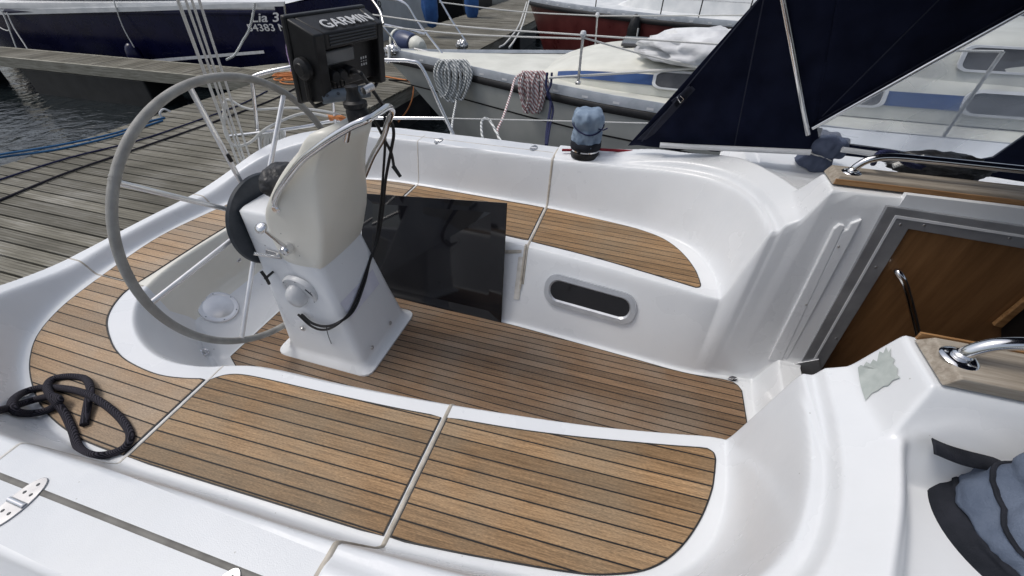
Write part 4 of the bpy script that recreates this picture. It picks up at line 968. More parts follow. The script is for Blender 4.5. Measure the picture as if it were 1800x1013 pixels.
mb = MB(); mb.prism([sp_(p) - HO for p in ((1428, 268), (1428, 224), (1446, 226), (1440, 246), (1560, 262), (1700, 285), (1745, 276), (1800, 238), (1860, 200), (1860, 330), (1560, 282))], SN * .004); mb.build('lower_canvas', CANVAS, HOOD, smooth=False)
mb = MB()
for A0, A1 in (((1420, 236), (1365, -60)), ((1428, 226), (1860, -14))):
    mb.tube([sp_(A0, .02) - HO, sp_(A1, .02) - HO], .0125 if A0[0] == 1420 else .010, 12)
mb.build('hoop', CHROME, HOOD)
WIN = mat('vinyl_painted_haze', (.9, .93, .96), .06); b = bsdf(WIN); b.inputs['Transmission Weight'].default_value = 0
gl = N(WIN, 'ShaderNodeBsdfGlossy'); gl.inputs['Roughness'].default_value = .08; tr = N(WIN, 'ShaderNodeBsdfTransparent'); tr.inputs['Color'].default_value = (.86, .89, .93, 1)
mxs = N(WIN, 'ShaderNodeMixShader'); fz = N(WIN, 'ShaderNodeTexNoise'); fz.inputs['Scale'].default_value = 3
mr = N(WIN, 'ShaderNodeMapRange'); mr.inputs['From Min'].default_value = .35; mr.inputs['From Max'].default_value = .65; mr.inputs['To Min'].default_value = .22; mr.inputs['To Max'].default_value = .62
L(WIN, coords(WIN), fz.inputs['Vector']); L(WIN, fz.outputs['Fac'], mr.inputs['Value']); L(WIN, mr.outputs[0], mxs.inputs['Fac'])
dfs = N(WIN, 'ShaderNodeBsdfDiffuse'); dfs.inputs['Color'].default_value = (.62, .68, .76, 1); mhz = N(WIN, 'ShaderNodeMixShader'); mhz.inputs['Fac'].default_value = .60; L(WIN, gl.outputs[0], mhz.inputs[1]); L(WIN, dfs.outputs[0], mhz.inputs[2])  # pale blue diffuse paints haze and sky reflection into the vinyl
wbp = N(WIN, 'ShaderNodeBump'); wbp.inputs['Strength'].default_value = .3; wbp.inputs['Distance'].default_value = .05; L(WIN, fz.outputs['Fac'], wbp.inputs['Height']); L(WIN, wbp.outputs[0], gl.inputs['Normal'])
L(WIN, tr.outputs[0], mxs.inputs[1]); L(WIN, mhz.outputs[0], mxs.inputs[2]); L(WIN, mxs.outputs[0], WIN.node_tree.nodes['Material Output'].inputs['Surface'])
mb = MB(); mb.add([sp_(p, .004) - HO for p in ((1436, 224), (1860, -10), (1860, 205), (1800, 240), (1745, 278), (1690, 284), (1560, 263), (1440, 248))], [tuple(range(8))]); mb.build('clear_window', WIN, HOOD, smooth=False)
rows = []  # roof canvas above the view, added to shade the companionway
for i in range(21):
    x = .72 + (2.5 - .72) * i / 20; row = []
    for j in range(25):
        u = -1 + 2 * j / 24; y = 1.02 * u; z = 1.72 + .20 * (1 - abs(u) ** 2.6) + .012 * noise.noise(Vector((x * 3, y * 3, 0))) - .10 * max(0, (x - 1.2)) ** 1.5
        row.append(Vector((x + .10 * (1 - u * u) - .02, y, z)) - HO)
    rows.append(row)
mb = MB(); mb.grid(rows); mb.build('added_shade_roof', CANVAS, HOOD, angle=180, solid=.003)
for nm, a_, b_ in (('seam', (1290, 262), (1352, -50)), ('seam', (1128, 249), (1352, -22)), ('seam', (1445, 205), (1700, -50)), ('seam', (1440, 212), (1840, -12))):
    mb = MB(); mb.tube([sp_((a_[0] + (b_[0] - a_[0]) * t / 8, a_[1] + (b_[1] - a_[1]) * t / 8), .022 if a_[0] < 1400 else .012) - HO for t in range(9)], .0028, 5); mb.build('canvas_seam', CANVAS2, HOOD)
# straps on the aft edge
mb = MB(); mb.prism([sp_(p, .012) - HO for p in ((1120, 246), (1216, 152), (1222, 158), (1150, 236), (1135, 246))], SN * .004); mb.prism([sp_(p, .012) - HO for p in ((1180, 178), (1212, 152), (1218, 162), (1190, 190))], SN * .006)
mb.build('edge_strap', CANVAS2, HOOD, smooth=False)
mb = MB(); mb.tube([sp_(p, .02) - HO for p in ((1190, 172), (1196, 168), (1202, 174), (1196, 181), (1190, 172))], .003, 6); mb.build('buckle', CHROME, HOOD)
# tube and pale batten along its foot
mb = MB(); mb.tube([at_y((1209, 258), 1.12) - Vector((0, 0, 0)), at_y((1425, 268), 1.04)], .014, 14); mb.tube([at_y((1160, 255), 1.13), at_y((1209, 258), 1.12)], .0145, 14); mb.build('genoa_track', ALUW, YACHT)
mb = MB(); mb.tube([at_y((1480, 263), 1.0), at_y((1575, 276), .98), at_y((1640, 284), .97)], .013, 12); mb.build('genoa_track', ALUW, YACHT)
# halyard lines and dark bag forward of the far pad
blob('line_bag', at_z((1650, 292), 1.10), (.17, .07, .05), BLKLEATHER, YACHT, amp=.25, fr=2.5)
rope('rope', crv([at_z((1535, 288), 1.10), at_z((1545, 270), 1.17), at_z((1570, 270), 1.17), at_z((1600, 290), 1.12), at_z((1640, 296), 1.10)], 3), .010, ROPEN, 'dark line looped on the coachroof behind the far grab rail')
rope('rope', [at_z((1570, 292), 1.10), at_z((1592, 285), 1.12), at_z((1625, 276), 1.15)], .010, ROPEW, 'short pale line end beside the dark bag behind the far grab rail')

# ================================================================== WATER, PONTOONS
ZW = -.55; ZD = .10
WATER = mat('water', (.010, .014, .016), .06); bsdf(WATER).inputs['IOR'].default_value = 1.33
v = coords(WATER, (1, 1, 1)); n1 = N(WATER, 'ShaderNodeTexNoise'); n1.inputs['Scale'].default_value = 2.6; n1.inputs['Detail'].default_value = 5; n1.inputs['Distortion'].default_value = .8
n2 = N(WATER, 'ShaderNodeTexNoise'); n2.inputs['Scale'].default_value = 9; n2.inputs['Detail'].default_value = 3
L(WATER, v, n1.inputs['Vector']); L(WATER, v, n2.inputs['Vector'])
ad = N(WATER, 'ShaderNodeMath', operation='MULTIPLY_ADD'); L(WATER, n2.outputs['Fac'], ad.inputs[0]); ad.inputs[1].default_value = .25; L(WATER, n1.outputs['Fac'], ad.inputs[2])
bp = N(WATER, 'ShaderNodeBump'); bp.inputs['Strength'].default_value = .55; bp.inputs['Distance'].default_value = .12
L(WATER, ad.outputs[0], bp.inputs['Height']); L(WATER, bp.outputs[0], bsdf(WATER).inputs['Normal'])
mb = MB(); mb.add([(-900, -900, ZW), (900, -900, ZW), (900, 900, ZW), (-900, 900, ZW)], [(0, 1, 2, 3)]); struct(mb.build('water', WATER, None, smooth=False))
def dock_mat(name, along_x=True, sp=.125):
    m = mat(name, (.2, .2, .18), .8, spec=.25)
    tc = N(m, 'ShaderNodeTexCoord'); mp = N(m, 'ShaderNodeMapping'); mp.inputs['Rotation'].default_value = (0, 0, 0 if along_x else math.radians(90)); L(m, tc.outputs['Object'], mp.inputs['Vector'])
    sep = N(m, 'ShaderNodeSeparateXYZ'); L(m, mp.outputs[0], sep.inputs[0])
    def M2(op, a, b=None):
        n = N(m, 'ShaderNodeMath', operation=op)
        for i, v in enumerate((a, b)):
            if v is None: continue
            if isinstance(v, (int, float)): n.inputs[i].default_value = v
            else: L(m, v, n.inputs[i])
        return n.outputs[0]
    v = M2('DIVIDE', M2('ADD', sep.outputs['Y'], 60.03), sp); idx = M2('FLOOR', v); fr = M2('FRACT', v)
    g = M2('FRACT', M2('MULTIPLY', v, 5.0))            # fine reeding on each board
    wn = N(m, 'ShaderNodeTexWhiteNoise', noise_dimensions='1D'); L(m, idx, wn.inputs['W'])
    cb = N(m, 'ShaderNodeCombineXYZ'); L(m, M2('MULTIPLY', sep.outputs['X'], 2.2), cb.inputs[0]); L(m, M2('MULTIPLY', sep.outputs['Y'], 60), cb.inputs[1]); L(m, M2('MULTIPLY', idx, 5.3), cb.inputs[2])
    gn = N(m, 'ShaderNodeTexNoise'); gn.inputs['Scale'].default_value = 1; gn.inputs['Detail'].default_value = 6; gn.inputs['Roughness'].default_value = .7; L(m, cb.outputs[0], gn.inputs['Vector'])
    big = N(m, 'ShaderNodeTexNoise'); big.inputs['Scale'].default_value = 1.6; big.inputs['Detail'].default_value = 5; L(m, mp.outputs[0], big.inputs['Vector'])
    r = N(m, 'ShaderNodeValToRGB'); e = r.color_ramp.elements; e[0].position = .3; e[0].color = (.055, .052, .042, 1); e[1].position = .74; e[1].color = (.36, .35, .32, 1)
    x = r.color_ramp.elements.new(.5); x.color = (.155, .145, .115, 1)
    mixf = M2('ADD', M2('MULTIPLY', gn.outputs['Fac'], .62), M2('MULTIPLY', big.outputs['Fac'], .38)); L(m, mixf, r.inputs[0])
    hsv = N(m, 'ShaderNodeHueSaturation'); L(m, r.outputs[0], hsv.inputs['Color'])
    ree = N(m, 'ShaderNodeMapRange'); ree.inputs['From Min'].default_value = .0; ree.inputs['From Max'].default_value = .28; ree.inputs['To Min'].default_value = .45; L(m, g, ree.inputs['Value'])
    L(m, M2('MULTIPLY', M2('ADD', M2('MULTIPLY', wn.outputs['Value'], .5), .72), ree.outputs[0]), hsv.inputs['Value'])
    L(m, hsv.outputs[0], bsdf(m).inputs['Base Color'])
    bp = N(m, 'ShaderNodeBump'); bp.inputs['Strength'].default_value = .6; bp.inputs['Distance'].default_value = .004; L(m, M2('ADD', ree.outputs[0], gn.outputs['Fac']), bp.inputs['Height']); L(m, bp.outputs[0], bsdf(m).inputs['Normal'])
    return m
DOCKX = dock_mat('dock_boards'); DOCKY = dock_mat('finger_boards', False)
BEAM = wood('weathered_beam', (.16, .15, .115), (.33, .32, .27), sc=(3, 3, 40), rough=.8)
FLOATM = noisy(mat('black_float', (.015, .015, .016), .5), (.01, .01, .011), (.024, .024, .024), 4)
def pontoon(name, x0, x1, y0, y1, along_x, m, label, bw_=.125, gap=.017):
    """boards (real gaps between them), edge beams, dark floats"""
    root = empty(name, ((x0 + x1) / 2, (y0 + y1) / 2, ZD), label, 'pontoon'); C = root.location.copy()
    def b(mb, a0, a1, b0, b1, z0, z1): mb.box(Vector(((a0 + a1) / 2, (b0 + b1) / 2, (z0 + z1) / 2)) - C, (a1 - a0, b1 - b0, z1 - z0))
    mb = MB()
    if along_x:
        k = math.floor((y0 + 60.03) / bw_)
        while True:
            ya = k * bw_ - 60.03; k += 1
            if ya + bw_ <= y0: continue
            if ya >= y1: break
            j = rnd.uniform(-.012, .012); b(mb, x0 + j, x1 + j * .6, max(ya + gap / 2, y0), min(ya + bw_ - gap / 2, y1), ZD - .028, ZD + rnd.uniform(-.0015, .0015))
    else:
        k = 0
        while x0 + k * bw_ < x1:
            xa = x0 + k * bw_; b(mb, xa + gap / 2, min(xa + bw_ - gap / 2, x1), y0, y1, ZD - .028, ZD); k += 1
    o = mb.build('deck_boards', m, root, smooth=False)
    mb = MB()
    if along_x:
        b(mb, x0 + .02, x0 + .07, y0, y1, ZD - .20, ZD - .029); b(mb, x1 - .07, x1 - .02, y0, y1, ZD - .20, ZD - .029)
    else:
        b(mb, x0, x1, y0 - .05, y0, ZD - .17, ZD + .006); b(mb, x0, x1, y1, y1 + .05, ZD - .17, ZD + .006)
    mb.build('edge_beam', BEAM, root, smooth=False, bevel=.004)
    mb = MB()
    if along_x:
        yy = y0 + .3
        while yy < y1: mb = MB(); b(mb, x0 + .15, x1 - .15, yy, min(yy + 1.9, y1), ZW - .3, ZD - .21); yy += 2.6; mb.build('float', FLOATM, root, smooth=False, bevel=.03)
    else:
        xx = x0 + .2
        while xx < x1: mb = MB(); b(mb, xx, min(xx + 3.2, x1), y0 + .0, y1, ZW - .3, ZD - .18); xx += 5.2; mb.build('float', FLOATM, root, smooth=False, bevel=.03)
    return root
pontoon('main_pontoon', -5.92, -3.50, -7, 25, True, DOCKX, 'long grey-brown wooden pontoon crossing behind the stern')
pontoon('finger_pontoon', -17.2, -6.0, 4.27, 4.87, False, DOCKY, 'narrow wooden finger pontoon beside the navy boat')
gusset = MB(); gusset.prism([(-5.93, 4.9, ZD - .05), (-5.93, 6.1, ZD - .05), (-7.0, 4.9, ZD - .05)], (0, 0, .05)); tag(gusset.build('pontoon_gusset', BEAM, None, smooth=False), 'triangular wooden corner plate joining finger and main pontoon', 'pontoon corner')
# ropes lying on the pontoon
def dz(p, z=ZD + .012): return at_z(p, z)
rope('rope', [dz((-40, 282), .12), dz((0, 272), .13), dz((100, 256), .14), dz((200, 235), .13), dz((262, 214)), dz((290, 207))], .011, ROPEB, 'upper of the two bright blue mooring lines at the water edge')
rope('rope', [dz((-40, 286), .10), dz((0, 277), .10), dz((100, 263), .11), dz((200, 240), .12), dz((262, 220)), dz((286, 212))], .011, ROPEB, 'lower of the two bright blue mooring lines at the water edge')
rope('rope', [dz((-40, 330)), dz((0, 316)), dz((120, 278)), dz((240, 248)), dz((330, 218)), dz((420, 185)), dz((470, 160))], .009, ROPEN, 'thin navy line running across the pontoon boards')
rope('rope', [dz((-40, 370)), dz((0, 352)), dz((120, 303)), dz((240, 262)), dz((380, 213)), dz((480, 175)), dz((520, 155))], .010, ROPEK, 'thin black line on the pontoon nearest the wheel')
mb = MB(); c = dz((285, 207)); mb.tube(crv([c, c + Vector((0, 0, .05)), c + Vector((.03, .05, .09)), c + Vector((.05, .1, .05))], 5), .012, 8); tag(mb.build('mooring_ring', ALUW, None), 'white mooring hook on the pontoon edge where the blue lines end', 'mooring hook')
mb = MB()
for k in range(7):
    c = dz((525 + 6 * math.sin(k * 2), 138 + 4 * math.cos(k * 1.7))); a_ = .28 + .08 * math.sin(k); b_ = .2 + .06 * math.cos(k * 2.2)
    mb.tube(crv([c + Vector((a_ * math.cos(t), b_ * math.sin(t + k * .2), .012 + .006 * k)) for t in [i * math.pi / 4 for i in range(8)]], 4, closed=True), .010, 6, closed=True)
tag(mb.build('rope_coil', ROPEO, None), 'tangled orange rope coiled on the pontoon behind the plotter', 'rope coil')
rope('rope', [dz((640, 128)), dz((690, 137)), dz((722, 145)), dz((726, 165), .0), dz((718, 190), -.15), dz((700, 215), -.3)], .011, ROPEO, 'orange line hanging over the pontoon corner by the grey bow')

# ================================================================== OTHER BOATS
def boat(name, label, bow, heading, Ln, B, zg, hullm, deckm, railm, sheer=.12, full=.55, overhang=.7, zb=None, slots=True, pw_=.75, lin=0.0, stripe=None, rail_h=.05, transom=.75):
    """bow: plan point; heading: unit vector from bow to stern; returns root and a local->world function"""
    root = empty(name, (bow[0], bow[1], zg), label, 'sailboat'); O = root.location.copy()
    ax = Vector((heading[0], heading[1], 0)).normalized(); sd_ = Vector((-ax.y, ax.x, 0))
    def hb(t): return B / 2 * (math.sin(min(1, t / full) * math.pi / 2) ** pw_ if t < full else 1 - (1 - transom) * ((t - full) / (1 - full)) ** 2)
    def zs(t): return (sheer * (1 - t / .6) ** 2 if t < .6 else sheer * .25 * ((t - .6) / .4) ** 2) - lin * (1 - t)
    def W(l, s, z): return ax * l + sd_ * s + Vector((0, 0, z))          # relative to root
    TS = [0, .008, .02, .04, .07, .11, .16, .22, .3, .4, .5, .6, .7, .8, .9, .97, 1]
    hz = zg - ZW
    lv = [(0, 1, 0), (.05, 1.0, .02), (.3, .985, .30), (.6, .94, .62), (.85, .86, .88), (1.0, .76, 1.0), (1.25, .55, 1.15)]
    for s in (-1, 1):
        pass
    mb = MB()
    for s in (-1, 1):
        rows = []
        for d, k, ov in lv:
            row = []
            for t in TS:
                l = t * Ln; l2 = l + overhang * ov * (1 - t) ** 3 if t < 1 else l
                l2 = l + overhang * ov * max(0, 1 - t * 5) if t < .2 else l
                row.append(W(l2, s * hb(t) * k if t > 0 else 0, zs(t) - d * (hz + zs(t))))
            rows.append(row)
        mb.grid(rows)
    # transom
    st = [W(Ln, s * hb(1) * k, zs(1) - d * (hz + zs(1))) for s in (1,) for d, k, _ in lv]; st2 = [W(Ln, -hb(1) * k, zs(1) - d * (hz + zs(1))) for d, k, _ in lv]
    mb.grid([st, st2]); hull = mb.build('hull', hullm, root, angle=50)
    mb = MB(); rows = []
    for c in (-1, -.6, -.2, .2, .6, 1): rows.append([W(t * Ln, c * hb(t), zs(t) - .012 + .05 * (1 - c * c)) for t in TS])
    mb.grid(rows); deck = mb.build('deck', deckm, root, angle=60)
    for s in (-1, 1):
        mb = MB(); rows = []
        for (o_, z_) in ((.004, -.055), (.012, -.055), (.012, rail_h * .1), (.004, rail_h * .7), (-.012, rail_h * .7), (-.03, .0)):
            rows.append([W(t * Ln, s * (hb(t) + o_), zs(t) + z_) for t in TS])
        mb.grid(rows); tr_ = mb.build('toe_rail', railm, root, angle=40)
        if slots:
            n = int(Ln / .33)
            for i in range(2, n):
                if s * sd_.y > 0: break
                mb = MB(); l = i * .33; t = l / Ln; p = W(l, s * (hb(t) + .0125), zs(t) - .035); q = W(l + .12, s * (hb(t + .12 / Ln) + .0125), zs(t) - .035)
                q = p.lerp(q, .55); nn = sd_ * s * .002; mb.add([p + nn, q + nn, q + nn + Vector((0, 0, .022)), p + nn + Vector((0, 0, .022))], [(0, 1, 2, 3)]); mb.build('rail_slot', ALUW, tr_, smooth=False)
        mb = MB(); rows = []
        for (o_, z_) in ((.0, -.14), (.016, -.135), (.020, -.11), (.016, -.065), (.0, -.056)): rows.append([W(t * Ln, s * (hb(t) + o_), zs(t) + z_) for t in TS])
        mb.grid(rows); mb.build('rub_strake', BLACKP if slots else hullm, root, angle=60)
        if stripe:
            mb = MB(); rows = []
            for z_ in (stripe[0], stripe[0] - stripe[1]):
                rows.append([W(t * Ln, s * (hb(t) * (1 - .035 * abs(z_)) + .004), zs(t) + z_) for t in TS])
            mb.grid(rows); mb.build('hull_stripe', stripe[2], root)
    return root, W, hb, zs
GREYH = noisy(mat('grey_hull_paint', (.34, .35, .33), .35), (.36, .37, .35), (.43, .435, .41), 3, rr=(.25, .4))
CREAMD = noisy(mat('cream_deck', (.60, .595, .51), .5), (.60, .60, .54), (.70, .70, .635), 4)
WHITED = noisy(mat('white_deck', (.68, .70, .70), .45), (.6, .62, .63), (.74, .75, .75), 4)
REDH = noisy(mat('dark_red_hull_paint', (.085, .018, .018), .3), (.07, .014, .014), (.11, .026, .024), 3, rr=(.2, .4))
NAVYH = noisy(mat('navy_hull_paint', (.004, .005, .035), .3, spec=.3), (.003, .004, .028), (.006, .007, .042), 3, rr=(.2, .35))
ALUR = noisy(mat('silver_rail', (.42, .45, .49), .4, metal=.3), (.36, .39, .43), (.48, .51, .55), 7)
BLUES = noisy(mat('blue_stripe_paint', (.015, .06, .20), .5), (.012, .05, .17), (.02, .072, .23), 6)
SILV = noisy(mat('silver_strip', (.60, .62, .65), .35), (.52, .54, .57), (.68, .69, .71), 6)
GLASS = noisy(mat('tinted_window', (.07, .07, .075), .08), (.05, .05, .055), (.10, .10, .105), 4)

G, GW, Ghb, Gzs = boat('sailboat', 'grey-hulled sailboat with cream deck and blue cabin stripe lying alongside beyond the far coaming', (-3.55, 4.25), (1, -.012), 10.6, 2.95, .60, GREYH, CREAMD, ALUR, sheer=.06, overhang=1.1, stripe=(-.36, .018, BLACKP), full=.5, pw_=1.25)
GO = G.location.copy()
def inv(p):   # world point to hull length coordinate
    return (p - GO).x
# coachroof of the grey boat: cross-sections along its length
crs = []
for l, hw, h in ((2.35, .42, .01), (2.55, .60, .10), (2.95, .78, .20), (3.6, .93, .26), (4.6, 1.02, .29), (6.0, 1.04, .31), (7.6, 1.0, .32)):
    row = []
    for a, z in ((-1.0, 0), (-.985, .35), (-.93, .78), (-.86, .93), (-.70, 1.0), (-.3, 1.06), (.3, 1.06), (.70, 1.0), (.86, .93), (.93, .78), (.985, .35), (1, 0)):
        row.append(GW(l, a * hw, .02 + h * z))
    crs.append(row)
def densify(rows, k=5):
    out = []; cols = len(rows[0]); C = [crv([r[j] for r in rows], k) for j in range(cols)]
    return [[C[j][i] for j in range(cols)] for i in range(len(C[0]))]
mb = MB(); mb.grid(densify(crs, 8)); COACH = mb.build('coachroof', CREAMD, G, angle=60)
mb = MB(); mb.grid([crs[-1], [GW(7.6, 0, .02)] * 12]); mb.build('cabin_bulkhead', CREAMD, COACH)
CRD = densify(crs, 8)
def side_pt(l, f, off=.006, s=-1):
    xs_ = [r[0].dot(Vector((1, 0, 0))) for r in CRD]; i = int(np.clip(np.searchsorted(xs_, l) - 1, 0, len(xs_) - 2)); u = (l - xs_[i]) / (xs_[i + 1] - xs_[i])
    fl = [0, .35, .78, .93]; j = int(np.clip(np.searchsorted(fl, f) - 1, 0, 2)); v = (f - fl[j]) / (fl[j + 1] - fl[j])
    def P_(a, b): return CRD[a][b]
    A = P_(i, j).lerp(P_(i, j + 1), v); B = P_(i + 1, j).lerp(P_(i + 1, j + 1), v)
    return A.lerp(B, u) + Vector((0, -off * 1.5, off * .5))
def side_old(l, f, off=.006, s=-1):
    ls = [2.35, 2.55, 2.95, 3.6, 4.6, 6.0, 7.6]; hw = np.interp(l, ls, [.42, .60, .78, .93, 1.02, 1.04, 1.0]); h = np.interp(l, ls, [.02, .16, .34, .42, .47, .50, .52])
    a = np.interp(f, [0, .35, .78, .93], [1, .985, .93, .86]); return GW(l, s * (a * hw + off), .02 + h * f)
mb = MB(); n = 40; mb.grid([[side_pt(2.6 + (7.4 - 2.6) * i / n, f, .006) for i in range(n + 1)] for f in (.34, .5, .68)]); mb.build('cabin_stripe', BLUES, COACH)
def gwin(l0, l1, f0, f1):
    oo = rrect(l0, l1, f0, f1, .10, .18); o2 = rrect(l0 + .03, l1 - .03, f0 + .06, f1 - .06, .08, .14)
    mb = MB(); mb.grid([[side_pt(l, f, off) for l, f in q + q[:1]] for q, off in ((oo, .008), (oo, .022), (o2, .022), (o2, .010))]); w_ = mb.build('cabin_window', ALUW, COACH)
    mb = MB(); mb.add([side_pt(l, f, .012) for l, f in o2], [tuple(range(len(o2)))]); mb.build('pane', GLASS, w_, smooth=False)
for l0 in (3.62, 5.0, 6.1): gwin(l0, l0 + .56, .24, .82)
drs = []
for l, hw, h in ((5.35, .60, .02), (5.6, .70, .16), (6.1, .78, .30), (6.8, .80, .33), (7.6, .78, .33)):
    drs.append([GW(l, a * hw, .31 + h * z) for a, z in ((-1.12, 0), (-1.08, .35), (-.97, .85), (-.85, 1.0), (.85, 1.0), (.97, .85), (1.12, 0))])
mb = MB(); mb.grid(densify(drs, 5)); DOG = mb.build('doghouse', CREAMD, COACH, angle=60)
oo = rrect(6.0, 6.9, .39, .57, .08, .05); o2 = rrect(6.03, 6.87, .405, .555, .07, .04)
def dg(l, z, off): return GW(l, -(1.085 * .79 + off - (z - .39) * .35), z)
mb = MB(); mb.grid([[dg(l, z, of) for l, z in q + q[:1]] for q, of in ((oo, .0), (oo, .02), (o2, .02), (o2, .008))]); w_ = mb.build('cabin_window', ALUW, DOG)
mb = MB(); mb.add([dg(l, z, .010) for l, z in o2], [tuple(range(len(o2)))]); mb.build('pane', GLASS, w_, smooth=False)
# hatch and fore deck details
mb = MB(); mb.box(GW(3.45, .22, .305), (.50, .50, .035)); mb.build('deck_hatch', GLASS, COACH, smooth=False, bevel=.012)
def wpt(p): return p - GO
def gst(px_top, px_bot, y, name='stanchion'):
    t_, b_ = at_y(px_top, y), at_y(px_bot, y); mb = MB(); mb.tube([wpt(b_), wpt(t_)], .013, 10); mb.lathe([(.03, 0), (.03, .02), (.016, .03), (.016, .05)], wpt(b_), 16); o = mb.build(name, STEEL, G)
    mb = MB(); mb.lathe([(0, -.03), (.022, -.024), (.03, 0), (.022, .024), (0, .03)], wpt(t_) + Vector((0, 0, .01)), 16); mb.build('cap', ALUW, o); return wpt(t_)
s1 = gst((1025, 62), (1016, 148), 3.2); s2 = gst((1050, 28), (1046, 84), 5.3)
s3 = GW(5.9, -1.45, .62)
mb = MB(); mb.tube([GW(5.9, -1.45, .02), s3], .013, 10); mb.build('stanchion', STEEL, G)
# lifelines from pulpit aft
p1, p2 = wpt(at_y((722, 14), 4.6)), wpt(at_y((790, 0), 4.9))
mb = MB()
for a_, b_ in ((wpt(at_y((655, 26), 4.1)), s1), (wpt(at_y((660, 45), 4.1)), s1 - Vector((0, 0, .03))), (wpt(at_y((772, 4), 5.1)), s2), (s1, s3), (s1 - Vector((0, 0, .02)), GW(4.4, -1.05, .30)), (s2, GW(6.5, 1.5, .62))):
    mb.tube(crv([a_, a_.lerp(b_, .5) - Vector((0, 0, .03)), b_], 5), .008, 6)
mb.build('lifeline', ROPEW, G)
# pulpit at the bow
for pts in ([(674, 42, 4.0), (668, 20, 4.1), (650, -6, 4.2)], [(782, 100, 4.25), (735, 40, 4.3), (712, 6, 4.3), (680, -2, 4.3), (640, -4, 4.3)], [(668, 42, 4.2), (715, 52, 4.25), (747, 60, 4.3)], [(818, 72, 4.9), (795, 38, 4.9), (770, -5, 4.9)], [(672, 46, 4.1), (690, 68, 4.15), (700, 90, 4.2)]):
    mb = MB(); mb.tube(crv([wpt(at_y((a, b), c)) for a, b, c in pts], 5), .014, 8); mb.build('pulpit_rail', CHROME, G)

mb = MB(); mb.tube(crv([wpt(at_y(p, 4.35)) for p in ((728, 86), (800, 103), (840, 112), (885, 117))], 5), .012, 6); mb.tube(crv([wpt(at_y(p, 4.45)) for p in ((880, 108), (887, 112), (888, 118))], 3), .01, 6); mb.build('jib_track', STEEL, G)
blob('shackle_pile', wpt(at_y((835, 105), 4.4)), (.22, .05, .03), STEEL, G, amp=.6, fr=4)
blob('windlass', wpt(at_y((690, 88), 4.2)), (.10, .08, .06), CHROME, G, amp=.4, fr=3)
blob('windlass', wpt(at_y((812, 80), 4.9)), (.08, .06, .07), STEEL, G, amp=.4, fr=3)
mb = MB(); mb.tube([wpt(at_y((1090, 127), 3.3)) , wpt(at_y((1180, 121), 3.3))], .008, 6); mb.tube([wpt(at_y((965, 137), 3.2)), wpt(at_y((1230, 120), 3.3))], .012, 6); mb.build('jackstay', ROPEW, G)

# folded white sail cover on its coachroof
c = at_z((1205, 88), 1.25)
WC_ = noisy(mat('white_sailcloth', (.62, .63, .64), .7), (.52, .53, .55), (.72, .73, .74), 6, bump=.3, bscale=14)
o = blob('sail_bundle', (0, 0, 0), (.72, .42, .19), WC_, None, amp=.24, fr=3.2, seed=3, flat=-.07, R=Matrix.Rotation(.05, 3, 'Z')); o.location = at_z((1262, 92), .98); tag(o, 'crumpled white sailcloth bundle on the cream cabin roof', 'sail bundle')
# outboard motor on the pulpit
OMc = at_y((712, 76), 4.75); OM = empty('outboard_motor', OMc, 'navy outboard motor with cream band clamped at the grey boat bow', 'outboard motor')
NAVYP = noisy(mat('navy_plastic', (.015, .03, .09), .35), (.012, .024, .075), (.02, .038, .11), 6)
Rm = Matrix.Rotation(math.radians(90), 3, 'Y') @ Matrix.Rotation(.4, 3, 'X')
mb = MB(); mb.lathe([(0, -.22), (.10, -.21), (.15, -.15), (.165, 0), (.15, .14), (.13, .20), (0, .21)], (0, 0, 0), 28, Rm); mb.build('engine_cowl', NAVYP, OM, angle=50)
mb = MB(); mb.lathe([(.163, -.155), (.170, -.15), (.172, -.11), (.166, -.105)], (0, 0, 0), 28, Rm); mb.build('cream_band', CREAMD, OM)
mb = MB(); mb.lathe([(.10, .2), (.12, .26), (.10, .34), (.06, .38), (0, .39)], (0, 0, 0), 20, Rm); mb.tube([(.3, 0, 0), (.38, -.05, -.3), (.38, -.05, -.45)], .035, 10); mb.build('drive_leg', CREAMD, OM)

# hanks of rope hung on the grey boat's rail
def hank(px, y, w_, h_, n, m, label, seed, r=.013):
    R_ = random.Random(seed); mb = MB(); x0, y0 = px
    for k in range(n):
        t = k / (n - 1) - .5; wk = w_ * R_.uniform(.25, .5); cx = x0 + t * w_ * .75; hk = h_ * R_.uniform(.82, 1.0) * (1 - .15 * abs(t)); d = y - .015 * R_.random() * 4
        bx = x0 + t * w_ * .62 + R_.uniform(-2, 2)
        mb.tube(crv([at_y((cx - wk * .2, y0), d), at_y((cx - wk * .55, y0 + hk * .3), d - .02), at_y((bx - wk * .4, y0 + hk * .75), d), at_y((bx, y0 + hk), d), at_y((bx + wk * .4, y0 + hk * .75), d - .02), at_y((cx + wk * .55, y0 + hk * .3), d - .03), at_y((cx + wk * .2, y0 - 2), d)], 5, closed=True), r, 6, closed=True)
    return tag(mb.build('rope_coil', m, None), label, 'rope coil')
hank((794, 110), 3.70, 56, 72, 14, ROPEGR, 'large grey and white rope hank hanging on the grey hull', 3, .014)
hank((936, 130), 3.33, 44, 74, 14, ROPERD, 'red-flecked white rope hank hanging on the grey hull', 8, .012)
rope('rope', [at_y((802, 178), 3.6), at_y((796, 210), 3.0), at_y((793, 240), 2.2), at_y((792, 262), 1.6)], .012, ROPEGR, 'grey-flecked rope running from the left hank to the far coaming')
rope('rope', [at_y((915, 130), 3.3), at_y((905, 140), 3.25), at_y((898, 165), 3.0), at_y((885, 205), 2.6), at_y((874, 232), 2.3), at_y((882, 252), 2.0)], .012, ROPERD, 'red-flecked rope dropping from the right hank')
rope('rope', [at_y((850, 258), 1.9), at_y((846, 220), 2.1), at_y((852, 208), 2.15), at_y((862, 214), 2.15), at_y((874, 236), 2.0), at_y((884, 256), 1.9)], .011, ROPEGR, 'pale rope standing in a loop behind the far coaming')
